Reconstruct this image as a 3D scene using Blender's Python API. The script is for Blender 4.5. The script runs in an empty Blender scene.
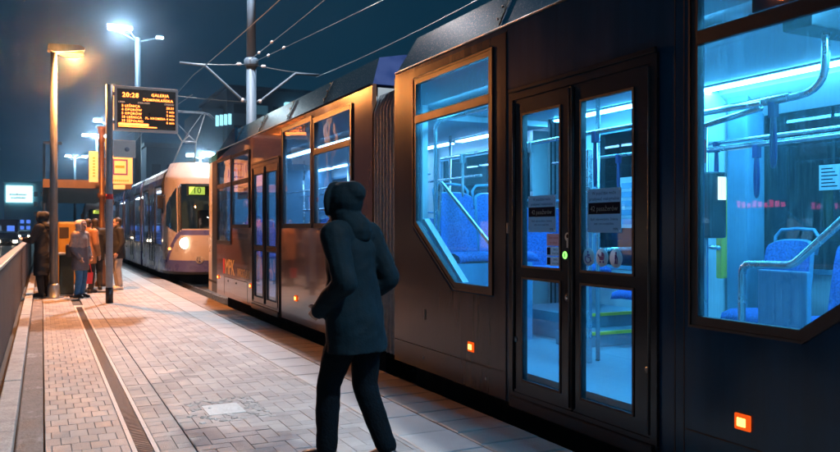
import bpy, bmesh, math, random
from mathutils import Vector, Matrix, noise
random.seed(7)
R = math.radians
S = bpy.context.scene
COL = S.collection
CAMZ = 1.46

# ------------------------------------------------------------------ materials
def _nt(name):
    m = bpy.data.materials.new(name); m.use_nodes = True
    nt = m.node_tree; nt.nodes.clear()
    return m, nt, nt.nodes.new('ShaderNodeOutputMaterial')

def pmat(name, col, rough=.5, metal=0., var=.12, vs=6., bump=0., bs=40., rvar=.12, coat=0., island=0., spec=.5, stretch=(1,1,1), col2=None, c2s=1.2, c2a=.5):
    """principled surface with procedural colour and roughness variation"""
    m, nt, out = _nt(name); N = nt.nodes; L = nt.links
    b = N.new('ShaderNodeBsdfPrincipled'); L.new(b.outputs[0], out.inputs[0])
    tc = N.new('ShaderNodeTexCoord'); mp = N.new('ShaderNodeMapping'); mp.inputs['Scale'].default_value = stretch
    L.new(tc.outputs['Object'], mp.inputs[0])
    n = N.new('ShaderNodeTexNoise'); n.inputs['Scale'].default_value = vs; n.inputs['Detail'].default_value = 6; n.inputs['Roughness'].default_value = .65
    L.new(mp.outputs[0], n.inputs['Vector'])
    def ramp(src, a, c, lo=.3, hi=.7):
        r = N.new('ShaderNodeMapRange'); r.inputs['From Min'].default_value = lo; r.inputs['From Max'].default_value = hi
        r.inputs['To Min'].default_value = a; r.inputs['To Max'].default_value = c; L.new(src, r.inputs[0]); return r.outputs[0]
    val = ramp(n.outputs['Fac'], 1-var, 1+var)
    if island:
        g = N.new('ShaderNodeNewGeometry'); v2 = ramp(g.outputs['Random Per Island'], 1-island, 1+island, 0, 1)
        mu = N.new('ShaderNodeMath'); mu.operation = 'MULTIPLY'; L.new(val, mu.inputs[0]); L.new(v2, mu.inputs[1]); val = mu.outputs[0]
    base = N.new('ShaderNodeRGB'); base.outputs[0].default_value = (*col, 1); src = base.outputs[0]
    if col2:
        n2 = N.new('ShaderNodeTexNoise'); n2.inputs['Scale'].default_value = c2s; n2.inputs['Detail'].default_value = 7; n2.inputs['Roughness'].default_value = .7
        L.new(mp.outputs[0], n2.inputs['Vector'])
        mx = N.new('ShaderNodeMix'); mx.data_type = 'RGBA'; L.new(ramp(n2.outputs['Fac'], 0, 1, c2a-.06, c2a+.14), mx.inputs[0])
        L.new(src, mx.inputs[6]); mx.inputs[7].default_value = (*col2, 1); src = mx.outputs[2]
    vm = N.new('ShaderNodeVectorMath'); vm.operation = 'SCALE'; L.new(src, vm.inputs[0]); L.new(val, vm.inputs['Scale'])
    L.new(vm.outputs[0], b.inputs['Base Color'])
    b.inputs['Metallic'].default_value = metal; b.inputs['Specular IOR Level'].default_value = spec
    L.new(ramp(n.outputs['Fac'], max(.02, rough-rvar), min(1, rough+rvar)), b.inputs['Roughness'])
    if coat: b.inputs['Coat Weight'].default_value = coat; b.inputs['Coat Roughness'].default_value = .05
    if bump:
        nb = N.new('ShaderNodeTexNoise'); nb.inputs['Scale'].default_value = bs; nb.inputs['Detail'].default_value = 4; L.new(mp.outputs[0], nb.inputs['Vector'])
        bp = N.new('ShaderNodeBump'); bp.inputs['Strength'].default_value = bump; bp.inputs['Distance'].default_value = .02
        L.new(nb.outputs['Fac'], bp.inputs['Height']); L.new(bp.outputs[0], b.inputs['Normal'])
    return m

def emat(name, col, s):
    m, nt, out = _nt(name); e = nt.nodes.new('ShaderNodeEmission')
    e.inputs[0].default_value = (*col, 1); e.inputs[1].default_value = s; nt.links.new(e.outputs[0], out.inputs[0]); return m

def glassmat(name, tint=(.93, .97, 1), rough=.015, streak=.12, refl=1.0, scol=(.7, .85, .9), ss=70., bump=.0):
    """thin window glass: see-through, mirror-like by angle, run-down water and grime that catch light from either side"""
    m, nt, out = _nt(name); N = nt.nodes; L = nt.links
    t = N.new('ShaderNodeBsdfTransparent'); t.inputs[0].default_value = (*tint, 1)
    g = N.new('ShaderNodeBsdfGlossy'); g.inputs['Roughness'].default_value = rough
    # Schlick reflectance from the viewing angle, the same from both faces of the thin pane
    lw = N.new('ShaderNodeLayerWeight'); lw.inputs[0].default_value = .5
    pw = N.new('ShaderNodeMath'); pw.operation = 'POWER'; pw.inputs[1].default_value = 5; L.new(lw.outputs['Facing'], pw.inputs[0])
    k = N.new('ShaderNodeMath'); k.operation = 'MULTIPLY_ADD'; k.inputs[1].default_value = .75*refl; k.inputs[2].default_value = .035*refl; k.use_clamp = True; L.new(pw.outputs[0], k.inputs[0])
    m1 = N.new('ShaderNodeMixShader'); L.new(k.outputs[0], m1.inputs[0]); L.new(t.outputs[0], m1.inputs[1]); L.new(g.outputs[0], m1.inputs[2])
    last = m1.outputs[0]
    tc = N.new('ShaderNodeTexCoord')
    if bump:
        nb = N.new('ShaderNodeTexNoise'); nb.inputs['Scale'].default_value = 1.5; L.new(tc.outputs['Object'], nb.inputs['Vector'])
        bp = N.new('ShaderNodeBump'); bp.inputs['Strength'].default_value = bump; bp.inputs['Distance'].default_value = .05
        L.new(nb.outputs['Fac'], bp.inputs['Height']); L.new(bp.outputs[0], g.inputs['Normal'])
    if streak:
        mp = N.new('ShaderNodeMapping'); mp.inputs['Scale'].default_value = (1, 1, .035); L.new(tc.outputs['Object'], mp.inputs[0])
        n = N.new('ShaderNodeTexNoise'); n.inputs['Scale'].default_value = ss; n.inputs['Detail'].default_value = 5; n.inputs['Roughness'].default_value = .7; L.new(mp.outputs[0], n.inputs['Vector'])
        n2 = N.new('ShaderNodeTexNoise'); n2.inputs['Scale'].default_value = 2.2; n2.inputs['Detail'].default_value = 3; L.new(tc.outputs['Object'], n2.inputs['Vector'])
        r = N.new('ShaderNodeMapRange'); r.inputs['From Min'].default_value = .46; r.inputs['From Max'].default_value = .74; r.inputs['To Min'].default_value = 0; r.inputs['To Max'].default_value = streak*3; L.new(n.outputs['Fac'], r.inputs[0])
        mm = N.new('ShaderNodeMath'); mm.operation = 'MULTIPLY'; L.new(r.outputs[0], mm.inputs[0]); L.new(n2.outputs['Fac'], mm.inputs[1])
        ad = N.new('ShaderNodeMath'); ad.operation = 'ADD'; ad.inputs[1].default_value = streak*.25; L.new(mm.outputs[0], ad.inputs[0])
        tr = N.new('ShaderNodeBsdfTranslucent'); tr.inputs[0].default_value = (*scol, 1)
        m2 = N.new('ShaderNodeMixShader'); L.new(ad.outputs[0], m2.inputs[0]); L.new(last, m2.inputs[1]); L.new(tr.outputs[0], m2.inputs[2]); last = m2.outputs[0]
    L.new(last, out.inputs[0]); return m

def filmmat(name, col, tr=.6):
    m, nt, out = _nt(name); N = nt.nodes; L = nt.links
    d = N.new('ShaderNodeBsdfDiffuse'); d.inputs[0].default_value = (*col, 1); t = N.new('ShaderNodeBsdfTranslucent'); t.inputs[0].default_value = (*col, 1)
    mx = N.new('ShaderNodeMixShader'); mx.inputs[0].default_value = tr; L.new(d.outputs[0], mx.inputs[1]); L.new(t.outputs[0], mx.inputs[2])
    g = N.new('ShaderNodeBsdfGlossy'); g.inputs['Roughness'].default_value = .3; m2 = N.new('ShaderNodeMixShader'); m2.inputs[0].default_value = .04
    L.new(mx.outputs[0], m2.inputs[1]); L.new(g.outputs[0], m2.inputs[2]); L.new(m2.outputs[0], out.inputs[0]); return m

M = {}
M['tram_navy'] = pmat('tram_navy_paint', (.003, .032, .078), .2, var=.2, vs=7, coat=.0, bump=.02, bs=2, rvar=.035, spec=.35, stretch=(1, 1, .10))
M['tram_grey'] = pmat('tram_taupe_paint', (.034, .027, .030), .22, var=.18, vs=7, coat=.0, bump=.02, bs=2, rvar=.035, stretch=(1, 1, .10), spec=.4)
M['tram_front_lamplit'] = pmat('tram_front_lamplit_paint', (.17, .085, .05), .17, var=.06, vs=1.2, coat=.7, bump=.02, bs=2, rvar=.03)  # orange lamplight on the front car put into its paint colour
M['tram_roof'] = pmat('tram_roof_paint', (.010, .085, .17), .24, var=.2, vs=60, coat=.0, rvar=.07, spec=.04, bump=.035, bs=60)
M['roof_cap'] = pmat('roof_end_blue', (.02, .06, .25), .4)
M['tram_cream'] = pmat('tram_cream_paint', (.55, .5, .47), .3, var=.08, vs=2, coat=.4, rvar=.1)
M['tram_violet'] = pmat('tram_violet_paint', (.10, .11, .36), .3, var=.1, vs=2, coat=.4)
M['tram_silver'] = pmat('tram_silver_paint', (.24, .27, .46), .28, var=.15, vs=2, coat=.5)
M['black'] = pmat('black_trim', (.011, .011, .013), .42, var=.1, vs=2, rvar=.04)
M['rubber'] = pmat('black_rubber', (.014, .014, .016), .6, var=.3, vs=20)
M['door_dark'] = pmat('door_dark_paint', (.012, .014, .018), .2, var=.08, vs=1.5, coat=.0, rvar=.03, spec=.4)
M['brown_metal'] = pmat('brown_bronze_trim', (.034, .020, .015), .4, metal=.1)
M['bellows'] = pmat('bellows_fabric', (.24, .26, .29), .6, var=.25, vs=14, bump=.2, bs=60)
M['under'] = pmat('underframe_black', (.008, .008, .009), .8)
M['lining'] = pmat('interior_lining', (.62, .66, .68), .45, var=.06)
M['lining_dark'] = pmat('interior_panel_blue', (.16, .30, .42), .45, var=.1)
M['floor_in'] = pmat('interior_floor_lino', (.17, .27, .34), .4, var=.08, vs=30, rvar=.08)
M['seat_blue'] = pmat('seat_fabric_blue', (.045, .12, .40), .85, var=.6, vs=60, bump=.2, bs=220)
M['seat_shell'] = pmat('seat_shell_plastic', (.13, .30, .48), .35, var=.1)
M['steel'] = pmat('brushed_steel_tube', (.62, .68, .72), .22, metal=.85, var=.06)
M['strap'] = pmat('strap_blue', (.012, .022, .15), .5)
M['strap_grey'] = pmat('strap_pale', (.6, .65, .68), .5)
M['yellow'] = pmat('yellow_edge', (.75, .55, .06), .5)
M['red'] = pmat('red_plastic', (.5, .03, .03), .5)
M['white_pl'] = pmat('white_plastic', (.75, .76, .76), .4, var=.05)
M['led_in'] = emat('ceiling_tube_blue', (.075, .52, .97), 78)
M['led_in2'] = emat('ceiling_tube_pale', (.22, .55, 1.0), 45)
M['led_in3'] = emat('ceiling_tube_white', (.60, .80, 1.0), 60)
M['marker'] = emat('marker_lamp_orange', (1, .24, .045), 9)
M['marker_halo'] = emat('marker_rim_halo', (1, .11, .01), .9)  # rim given emission to imitate a soft halo round the lens
M['glass'] = glassmat('window_glass_wet', streak=.085, ss=130)
M['glass_door'] = glassmat('door_glass', streak=.02, ss=150)
M['glass_front'] = glassmat('window_glass_front', streak=.035, bump=.12, refl=1.9, ss=120)
M['glass_far'] = glassmat('window_glass_far_side', tint=(.42, .6, .72), streak=.06, scol=(.2, .5, .75), ss=120, refl=1.6)
M['glass_tint'] = glassmat('windscreen_glass', tint=(.45, .5, .5), streak=.03, refl=1.6)
M['paving'] = pmat('concrete_block_paving', (.30, .27, .25), .58, var=.30, vs=2.6, island=.2, bump=.35, bs=110, rvar=.24, col2=(.17, .155, .145), c2s=1.7, c2a=.56)
M['slab'] = pmat('concrete_slab', (.30, .28, .265), .52, var=.25, vs=3, island=.12, bump=.25, bs=90, rvar=.18)
M['edge'] = pmat('edge_stone', (.22, .175, .15), .6, var=.3, vs=4, island=.15, bump=.3, bs=80)
M['joint'] = pmat('joint_sand', (.075, .068, .062), .9, var=.4, vs=30)
M['strip'] = pmat('old_cement_strip', (.17, .145, .13), .8, var=.45, vs=5, bump=.5, bs=35, col2=(.55, .54, .52), c2s=2.6, c2a=.62, stretch=(1, .6, 1))
M['kerb'] = pmat('kerb_concrete_pale', (.36, .34, .32), .75, var=.3, vs=6, bump=.4, bs=50, col2=(.2, .18, .17), c2s=5, c2a=.6)
M['cover'] = pmat('pale_cover_plate', (.40, .43, .42), .55, var=.22, vs=14, bump=.25, col2=(.24, .24, .23), c2s=6, c2a=.58)
M['rubble'] = pmat('broken_stone', (.36, .34, .32), .75, var=.25, vs=25, island=.2, bump=.4, bs=80)
M['drain_rail'] = pmat('drain_concrete_rail', (.55, .46, .40), .6, var=.15, vs=10)
M['drain_grate'] = pmat('drain_rusty_grate', (.075, .042, .034), .6, metal=.2, var=.4, vs=6)
M['asphalt'] = pmat('wet_asphalt', (.035, .042, .045), .38, var=.3, vs=2, rvar=.2, bump=.1, bs=50)
M['ballast'] = pmat('track_concrete', (.06, .058, .055), .8, var=.4, vs=6, bump=.4)
M['rail'] = pmat('rail_steel', (.25, .23, .22), .3, metal=.9)
M['fence'] = pmat('fence_dark_boards', (.032, .018, .017), .6, var=.3, vs=4, stretch=(1, 6, .5), island=.3)
M['handrail'] = pmat('handrail_pale', (.36, .33, .32), .45, var=.25, vs=4)
M['galv'] = pmat('galvanised_steel', (.19, .21, .23), .42, metal=.55, var=.25, vs=9, stretch=(1, 1, .25))
M['mast'] = pmat('mast_grey_paint', (.05, .085, .12), .6, var=.2, vs=5, stretch=(1, 1, .2))
M['pole_blue'] = pmat('pole_bluegrey_paint', (.26, .31, .38), .4, var=.15, vs=6)
M['iron'] = pmat('brown_iron', (.10, .05, .03), .45, metal=.3, var=.25)
M['cream_sign'] = pmat('cream_sign', (.78, .66, .52), .5, var=.05)
M['white_sign'] = pmat('white_sign', (.84, .86, .88), .4, var=.04)
M['purple'] = pmat('purple_print', (.14, .06, .28), .5)
M['orange_print'] = pmat('orange_print', (.75, .28, .05), .5)
M['screen'] = pmat('screen_black', (.02, .010, .006), .35)
M['led_or'] = emat('led_orange', (1, .21, .035), 8)
M['led_pale'] = emat('led_pale_print', (1, .62, .45), .8)
M['lamp_or'] = emat('sodium_lamp', (1, .22, .03), 16)
M['lamp_wh'] = emat('led_floodlight', (.62, .87, 1), 60)
M['lamp_wh_far'] = emat('led_floodlight_far', (.6, .88, 1), 160)
M['head_wh'] = emat('headlamp', (1, .80, .55), 40)
M['tail_r'] = emat('tail_lamp', (1, .08, .05), 12)
M['dest_y'] = emat('destination_yellow', (.75, .9, .12), 1.6)
M['dest_bg'] = pmat('destination_black', (.02, .03, .015), .4)
M['green_led'] = emat('button_green', (.25, 1, .15), 2.2)
M['note_blue'] = filmmat('notice_film_blue', (.30, .48, .56), .45)
M['note_dark'] = pmat('notice_print_dark', (.008, .016, .035), .9, spec=.02)
M['note_white'] = filmmat('notice_white', (.75, .78, .80), .5)
M['note_pink'] = filmmat('notice_pink', (.75, .40, .38), .5)
M['mpk'] = pmat('lettering_yellow', (.85, .60, .25), .45, var=.08)
M['teal_wall'] = pmat('building_teal', (.25, .60, .72), .8, var=.15, vs=.1)
M['dark_wall'] = pmat('building_dark', (.03, .06, .10), .8, var=.2, vs=.1)
M['blue_wall'] = pmat('building_blue', (.02, .04, .12), .7, var=.2, vs=.1)
M['win_dark'] = pmat('window_dark', (.008, .015, .03), .2)
M['win_lit'] = emat('window_lit_violet', (.10, .25, 1), 1.1)
M['board_lit'] = emat('billboard_lit', (.55, .95, 1), 2.2)
M['board_top'] = emat('roof_sign_lit', (.35, .85, 1), 1.4)
M['board_mark'] = pmat('billboard_print', (.2, .28, .32), .6)
M['blue_panel'] = pmat('blue_panel', (.02, .07, .55), .5)
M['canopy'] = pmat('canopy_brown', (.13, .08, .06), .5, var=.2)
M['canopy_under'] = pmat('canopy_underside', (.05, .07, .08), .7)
M['skin'] = pmat('skin', (.46, .27, .20), .55, var=.06)
M['fur'] = pmat('fur_trim', (.74, .55, .50), .9, var=.35, vs=60, bump=.8, bs=120)
M['coat_grey'] = pmat('quilted_coat_grey', (.10, .10, .13), .6, var=.25, vs=18, bump=.3, bs=40)
M['coat_upper'] = pmat('coat_brown_grey', (.30, .22, .20), .6, var=.25, vs=18, bump=.3, bs=40)
M['coat_black'] = pmat('dark_coat', (.012, .014, .02), .75, var=.3, vs=8)
M['coat_teal'] = pmat('dark_teal_coat', (.0006, .0085, .0145), .85, var=.25, vs=7, spec=.15, bump=.15, bs=70)
M['trousers_teal'] = pmat('dark_teal_trousers', (.0012, .004, .007), .9, var=.3, vs=6, spec=.08, bump=.4, bs=70)
M['coat_orange'] = pmat('orange_jacket', (.34, .15, .06), .6, var=.2, vs=10)
M['jeans'] = pmat('blue_jeans', (.03, .13, .30), .85, var=.25, vs=14)
M['pale_cloth'] = pmat('pale_trousers', (.42, .38, .36), .8, var=.2)
M['dark_cloth'] = pmat('dark_trousers', (.02, .018, .02), .8)
M['shoe'] = pmat('dark_shoe', (.015, .015, .018), .5)
M['shoe_white'] = pmat('white_shoe', (.7, .68, .66), .5)
M['hair'] = pmat('dark_hair', (.02, .013, .01), .6, var=.3, vs=40)
M['bag_red'] = pmat('red_bag', (.55, .03, .04), .5)
M['bag_dark'] = pmat('dark_bag', (.03, .022, .02), .5)
M['bin'] = pmat('bin_dark_green', (.03, .06, .065), .5, var=.25)
M['bin_lid'] = pmat('bin_lid_steel', (.4, .42, .42), .4, metal=.4)
M['yellow_box'] = pmat('yellow_machine', (.34, .20, .035), .5)
M['car_a'] = pmat('car_paint_blue', (.02, .05, .10), .3, coat=.6)
M['car_b'] = pmat('car_paint_silver', (.25, .28, .30), .3, coat=.6)
M['car_c'] = pmat('car_paint_black', (.01, .012, .015), .3, coat=.6)
M['wire'] = pmat('copper_wire', (.16, .2, .22), .4, metal=.6)
M['insul'] = pmat('insulator', (.5, .5, .52), .3)
M['win_dim'] = emat('window_dim_teal', (.2, .6, .9), .10)
M['win_warm'] = emat('window_lit_warm', (1, .6, .28), .5)
M['shop_lit'] = emat('shop_window_cool', (.45, .75, 1), 1.6)
M['shop_lit_warm'] = emat('shop_window_warm', (1, .6, .3), 1.3)
M['shop_dim'] = emat('window_dim', (.3, .5, .9), .35)
M['neon_p'] = emat('shop_sign_pink', (1, .06, .25), 6)
M['neon_w'] = emat('shop_sign_white', (.8, .95, 1), 5)

# ------------------------------------------------------------------ mesh helpers
ORG = {}
class MB:
    def __init__(s): s.v = []; s.f = []; s.mi = []; s.m = []; s.cur = 0; s.sm = []; s.smooth = False
    def mat(s, m):
        if m not in s.m: s.m.append(m)
        s.cur = s.m.index(m); return s
    def add(s, vs, fs):
        o = len(s.v); s.v += [tuple(v) for v in vs]
        for f in fs: s.f.append([o+i for i in f]); s.mi.append(s.cur); s.sm.append(s.smooth)
        return s
    def box(s, x0, x1, y0, y1, z0, z1):
        v = [(x, y, z) for x in (x0, x1) for y in (y0, y1) for z in (z0, z1)]
        return s.add(v, [(0, 1, 3, 2), (4, 6, 7, 5), (0, 4, 5, 1), (2, 3, 7, 6), (0, 2, 6, 4), (1, 5, 7, 3)])
    def cbox(s, x0, x1, y0, y1, z0, z1, c=.01):
        """box with chamfered edges"""
        bm = bmesh.new(); bmesh.ops.create_cube(bm, size=1)
        for v in bm.verts: v.co = Vector(((x0+x1)/2+v.co.x*(x1-x0), (y0+y1)/2+v.co.y*(y1-y0), (z0+z1)/2+v.co.z*(z1-z0)))
        bmesh.ops.bevel(bm, geom=bm.edges[:], offset=c, segments=2, affect='EDGES', profile=.6)
        bm.verts.index_update(); s.add([v.co for v in bm.verts], [[v.index for v in f.verts] for f in bm.faces]); bm.free(); return s
    def prismx(s, poly, xa, xb):
        """polygon of (y,z) points extruded along x"""
        n = len(poly); v = [(xa, y, z) for y, z in poly]+[(xb, y, z) for y, z in poly]
        return s.add(v, [list(range(n)), list(range(2*n-1, n-1, -1))]+[(i, i+n, (i+1) % n+n, (i+1) % n) for i in range(n)])
    def prismy(s, poly, ya, yb):
        n = len(poly); v = [(x, ya, z) for x, z in poly]+[(x, yb, z) for x, z in poly]
        return s.add(v, [list(range(n)), list(range(2*n-1, n-1, -1))]+[(i, i+n, (i+1) % n+n, (i+1) % n) for i in range(n)])
    def prismz(s, poly, za, zb):
        n = len(poly); v = [(x, y, za) for x, y in poly]+[(x, y, zb) for x, y in poly]
        return s.add(v, [list(range(n)), list(range(2*n-1, n-1, -1))]+[(i, i+n, (i+1) % n+n, (i+1) % n) for i in range(n)])
    def ringx(s, poly, off, xa, xb):
        """frame round a convex polygon of (y,z) points: the band between the outline grown by off and the outline"""
        out = offset(poly, off); n = len(poly)
        v = [(xa, *p) for p in out]+[(xa, *p) for p in poly]+[(xb, *p) for p in out]+[(xb, *p) for p in poly]
        f = []
        for i in range(n):
            j = (i+1) % n
            f += [(i, j, n+j, n+i), (2*n+i, 3*n+i, 3*n+j, 2*n+j), (i, 2*n+i, 2*n+j, j), (n+i, n+j, 3*n+j, 3*n+i)]
        return s.add(v, f)
    def tube(s, pts, r, seg=10, cap=True):
        pts = [Vector(p) for p in pts]; n = len(pts)
        rs = r if isinstance(r, (list, tuple)) else [r]*n
        t0 = (pts[1]-pts[0]).normalized()
        up = Vector((0, 0, 1)) if abs(t0.z) < .9 else Vector((1, 0, 0))
        nrm = (up-t0*up.dot(t0)).normalized(); V = []; old = s.smooth; s.smooth = True
        for i, p in enumerate(pts):
            if i == 0: t = t0
            elif i == n-1: t = (pts[-1]-pts[-2]).normalized()
            else: t = ((pts[i+1]-p).normalized()+(p-pts[i-1]).normalized()).normalized()
            nrm = (nrm-t*nrm.dot(t)).normalized(); b = t.cross(nrm)
            for k in range(seg):
                a = 2*math.pi*k/seg; V.append(p+(nrm*math.cos(a)+b*math.sin(a))*rs[i])
        F = [(i*seg+k, i*seg+(k+1) % seg, (i+1)*seg+(k+1) % seg, (i+1)*seg+k) for i in range(n-1) for k in range(seg)]
        if cap: F += [list(range(seg-1, -1, -1)), [(n-1)*seg+k for k in range(seg)]]
        s.add(V, F); s.smooth = old; return s
    def lathe(s, prof, c, seg=20, axis='z'):
        V = []; n = len(prof); old = s.smooth; s.smooth = True
        for r, h in prof:
            for k in range(seg):
                a = 2*math.pi*k/seg; x, y = r*math.cos(a), r*math.sin(a)
                V.append({'z': (c[0]+x, c[1]+y, c[2]+h), 'x': (c[0]+h, c[1]+x, c[2]+y), 'y': (c[0]+x, c[1]+h, c[2]+y)}[axis])
        F = [(i*seg+k, i*seg+(k+1) % seg, (i+1)*seg+(k+1) % seg, (i+1)*seg+k) for i in range(n-1) for k in range(seg)]
        F += [list(range(seg-1, -1, -1)), [(n-1)*seg+k for k in range(seg)]]
        s.add(V, F); s.smooth = old; return s
    def text(s, txt, org, xd, yd, size, align='CENTER', lift=0., spacing=1., sx=1., bold=0.):
        V, F = text_mesh(txt, align, spacing, bold); xd = Vector(xd); yd = Vector(yd); nd = xd.cross(yd)
        o = Vector(org)
        return s.add([o+xd*(v[0]*size*sx)+yd*(v[1]*size)+nd*lift for v in V], F)
    def build(s, name, m=None, parent=None):
        me = bpy.data.meshes.new(name); org = ORG.get(parent.name, Vector()) if parent else Vector()
        me.from_pydata([(v[0]-org.x, v[1]-org.y, v[2]-org.z) for v in s.v], [], s.f)
        mats = s.m if s.m else [m]
        for x in mats: me.materials.append(M[x] if isinstance(x, str) else x)
        if s.m: me.polygons.foreach_set('material_index', s.mi)
        me.polygons.foreach_set('use_smooth', s.sm)
        bm = bmesh.new(); bm.from_mesh(me); bmesh.ops.recalc_face_normals(bm, faces=bm.faces); bm.to_mesh(me); bm.free()
        o = bpy.data.objects.new(name, me); COL.objects.link(o)
        if parent: o.parent = parent; ORG[o.name] = org
        return o

def offset(poly, d):
    n = len(poly); A = sum(poly[i][0]*poly[(i+1) % n][1]-poly[(i+1) % n][0]*poly[i][1] for i in range(n))
    sg = 1 if A > 0 else -1; out = []
    for i in range(n):
        p, q, r = Vector(poly[i-1]), Vector(poly[i]), Vector(poly[(i+1) % n])
        a = (q-p).normalized(); b = (r-q).normalized()
        n1 = Vector((a.y, -a.x))*sg; n2 = Vector((b.y, -b.x))*sg
        h = (n1+n2); h = h/(h.length_squared/2) if h.length > 1e-6 else n1
        out.append((q.x+h.x*d, q.y+h.y*d))
    return out

_TX = {}
def text_mesh(t, align='CENTER', spacing=1., bold=0.):
    k = (t, align, spacing, bold)
    if k not in _TX:
        cu = bpy.data.curves.new('lettering_source', 'FONT'); cu.body = t; cu.align_x = align; cu.size = 1; cu.space_character = spacing; cu.resolution_u = 2; cu.offset = bold
        o = bpy.data.objects.new('lettering_source', cu); COL.objects.link(o)
        dg = bpy.context.evaluated_depsgraph_get(); me = o.evaluated_get(dg).to_mesh()
        _TX[k] = ([v.co.copy() for v in me.vertices], [list(p.vertices) for p in me.polygons])
        o.evaluated_get(dg).to_mesh_clear(); bpy.data.objects.remove(o); bpy.data.curves.remove(cu)
    return _TX[k]

def tag(o, label=None, cat=None, group=None, kind=None):
    if label: o['label'] = label
    if cat: o['category'] = cat
    if group: o['group'] = group
    if kind: o['kind'] = kind
    return o

def thing(name, label, cat, loc, group=None):
    o = bpy.data.objects.new(name, None); COL.objects.link(o); o.location = loc; o.empty_display_size = .2
    ORG[o.name] = Vector(loc); return tag(o, label, cat, group)

def copy_tree(o, parent=None):
    c = o.copy(); COL.objects.link(c); c.parent = parent
    for ch in list(o.children): copy_tree(ch, c)
    return c

def lamp(name, kind, loc, power, col, parent=None, size=.2, spot=None, rot=(0, 0, 0)):
    l = bpy.data.lights.new(name, kind); l.energy = power; l.color = col
    if kind == 'AREA': l.size = size
    else: l.shadow_soft_size = size
    if spot: l.spot_size = spot; l.spot_blend = .6
    o = bpy.data.objects.new(name, l); COL.objects.link(o)
    org = ORG.get(parent.name, Vector()) if parent else Vector()
    o.location = Vector(loc)-org; o.rotation_euler = rot
    if parent: o.parent = parent
    return o

# ------------------------------------------------------------------ camera, world, sun
TH = math.atan(378/780)
cam = bpy.data.cameras.new('camera'); cam.lens = 36*780/840; cam.sensor_width = 36; cam.clip_end = 3000; cam.clip_start = .05; cam.shift_y = .0024
camo = bpy.data.objects.new('camera', cam); COL.objects.link(camo); camo.location = (0, 0, CAMZ); camo.rotation_euler = (R(90), 0, -TH); S.camera = camo
cam.dof.use_dof = True; cam.dof.focus_distance = 6.5; cam.dof.aperture_fstop = 4

w = bpy.data.worlds.new('World'); S.world = w; w.use_nodes = True; nt = w.node_tree; nt.nodes.clear()
wo = nt.nodes.new('ShaderNodeOutputWorld'); bg = nt.nodes.new('ShaderNodeBackground'); sk = nt.nodes.new('ShaderNodeTexSky')
sk.sky_type = 'NISHITA'; sk.sun_disc = False; sk.sun_elevation = R(-4); sk.sun_rotation = R(200); sk.air_density = 1.5; sk.dust_density = 1
# city sky at night: even teal overcast, a little brighter and bluer low down
tc = nt.nodes.new('ShaderNodeTexCoord'); sx = nt.nodes.new('ShaderNodeSeparateXYZ'); nt.links.new(tc.outputs['Generated'], sx.inputs[0])
cr = nt.nodes.new('ShaderNodeValToRGB'); nt.links.new(sx.outputs['Z'], cr.inputs[0])
cr.color_ramp.elements[0].position = 0; cr.color_ramp.elements[0].color = (.0055, .030, .060, 1)
cr.color_ramp.elements[1].position = .55; cr.color_ramp.elements[1].color = (.0020, .022, .044, 1)
e2 = cr.color_ramp.elements.new(.2); e2.color = (.0032, .027, .053, 1)
nz = nt.nodes.new('ShaderNodeTexNoise'); nz.inputs['Scale'].default_value = 1.6; nz.inputs['Detail'].default_value = 4; nt.links.new(tc.outputs['Generated'], nz.inputs['Vector'])
mr = nt.nodes.new('ShaderNodeMapRange'); mr.inputs['From Min'].default_value = .3; mr.inputs['From Max'].default_value = .7; mr.inputs['To Min'].default_value = .8; mr.inputs['To Max'].default_value = 1.15; nt.links.new(nz.outputs['Fac'], mr.inputs[0])
vs = nt.nodes.new('ShaderNodeVectorMath'); vs.operation = 'SCALE'; nt.links.new(cr.outputs[0], vs.inputs[0]); nt.links.new(mr.outputs[0], vs.inputs['Scale'])
sv = nt.nodes.new('ShaderNodeVectorMath'); sv.operation = 'SCALE'; sv.inputs['Scale'].default_value = .05; nt.links.new(sk.outputs[0], sv.inputs[0])
av = nt.nodes.new('ShaderNodeVectorMath'); av.operation = 'ADD'; nt.links.new(vs.outputs[0], av.inputs[0]); nt.links.new(sv.outputs[0], av.inputs[1])
nt.links.new(av.outputs[0], bg.inputs[0]); bg.inputs[1].default_value = 1.0; nt.links.new(bg.outputs[0], wo.inputs[0])

S.view_settings.view_transform = 'Standard'; S.view_settings.look = 'None'; S.view_settings.gamma = 1; S.view_settings.exposure = 0
cy = S.cycles; cy.use_denoising = True; cy.use_adaptive_sampling = True; cy.adaptive_threshold = .025; cy.max_bounces = 8; cy.diffuse_bounces = 4; cy.glossy_bounces = 4; cy.transparent_max_bounces = 24; cy.volume_bounces = 0
cy.sample_clamp_indirect = 4; cy.caustics_reflective = False; cy.caustics_refractive = False

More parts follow.
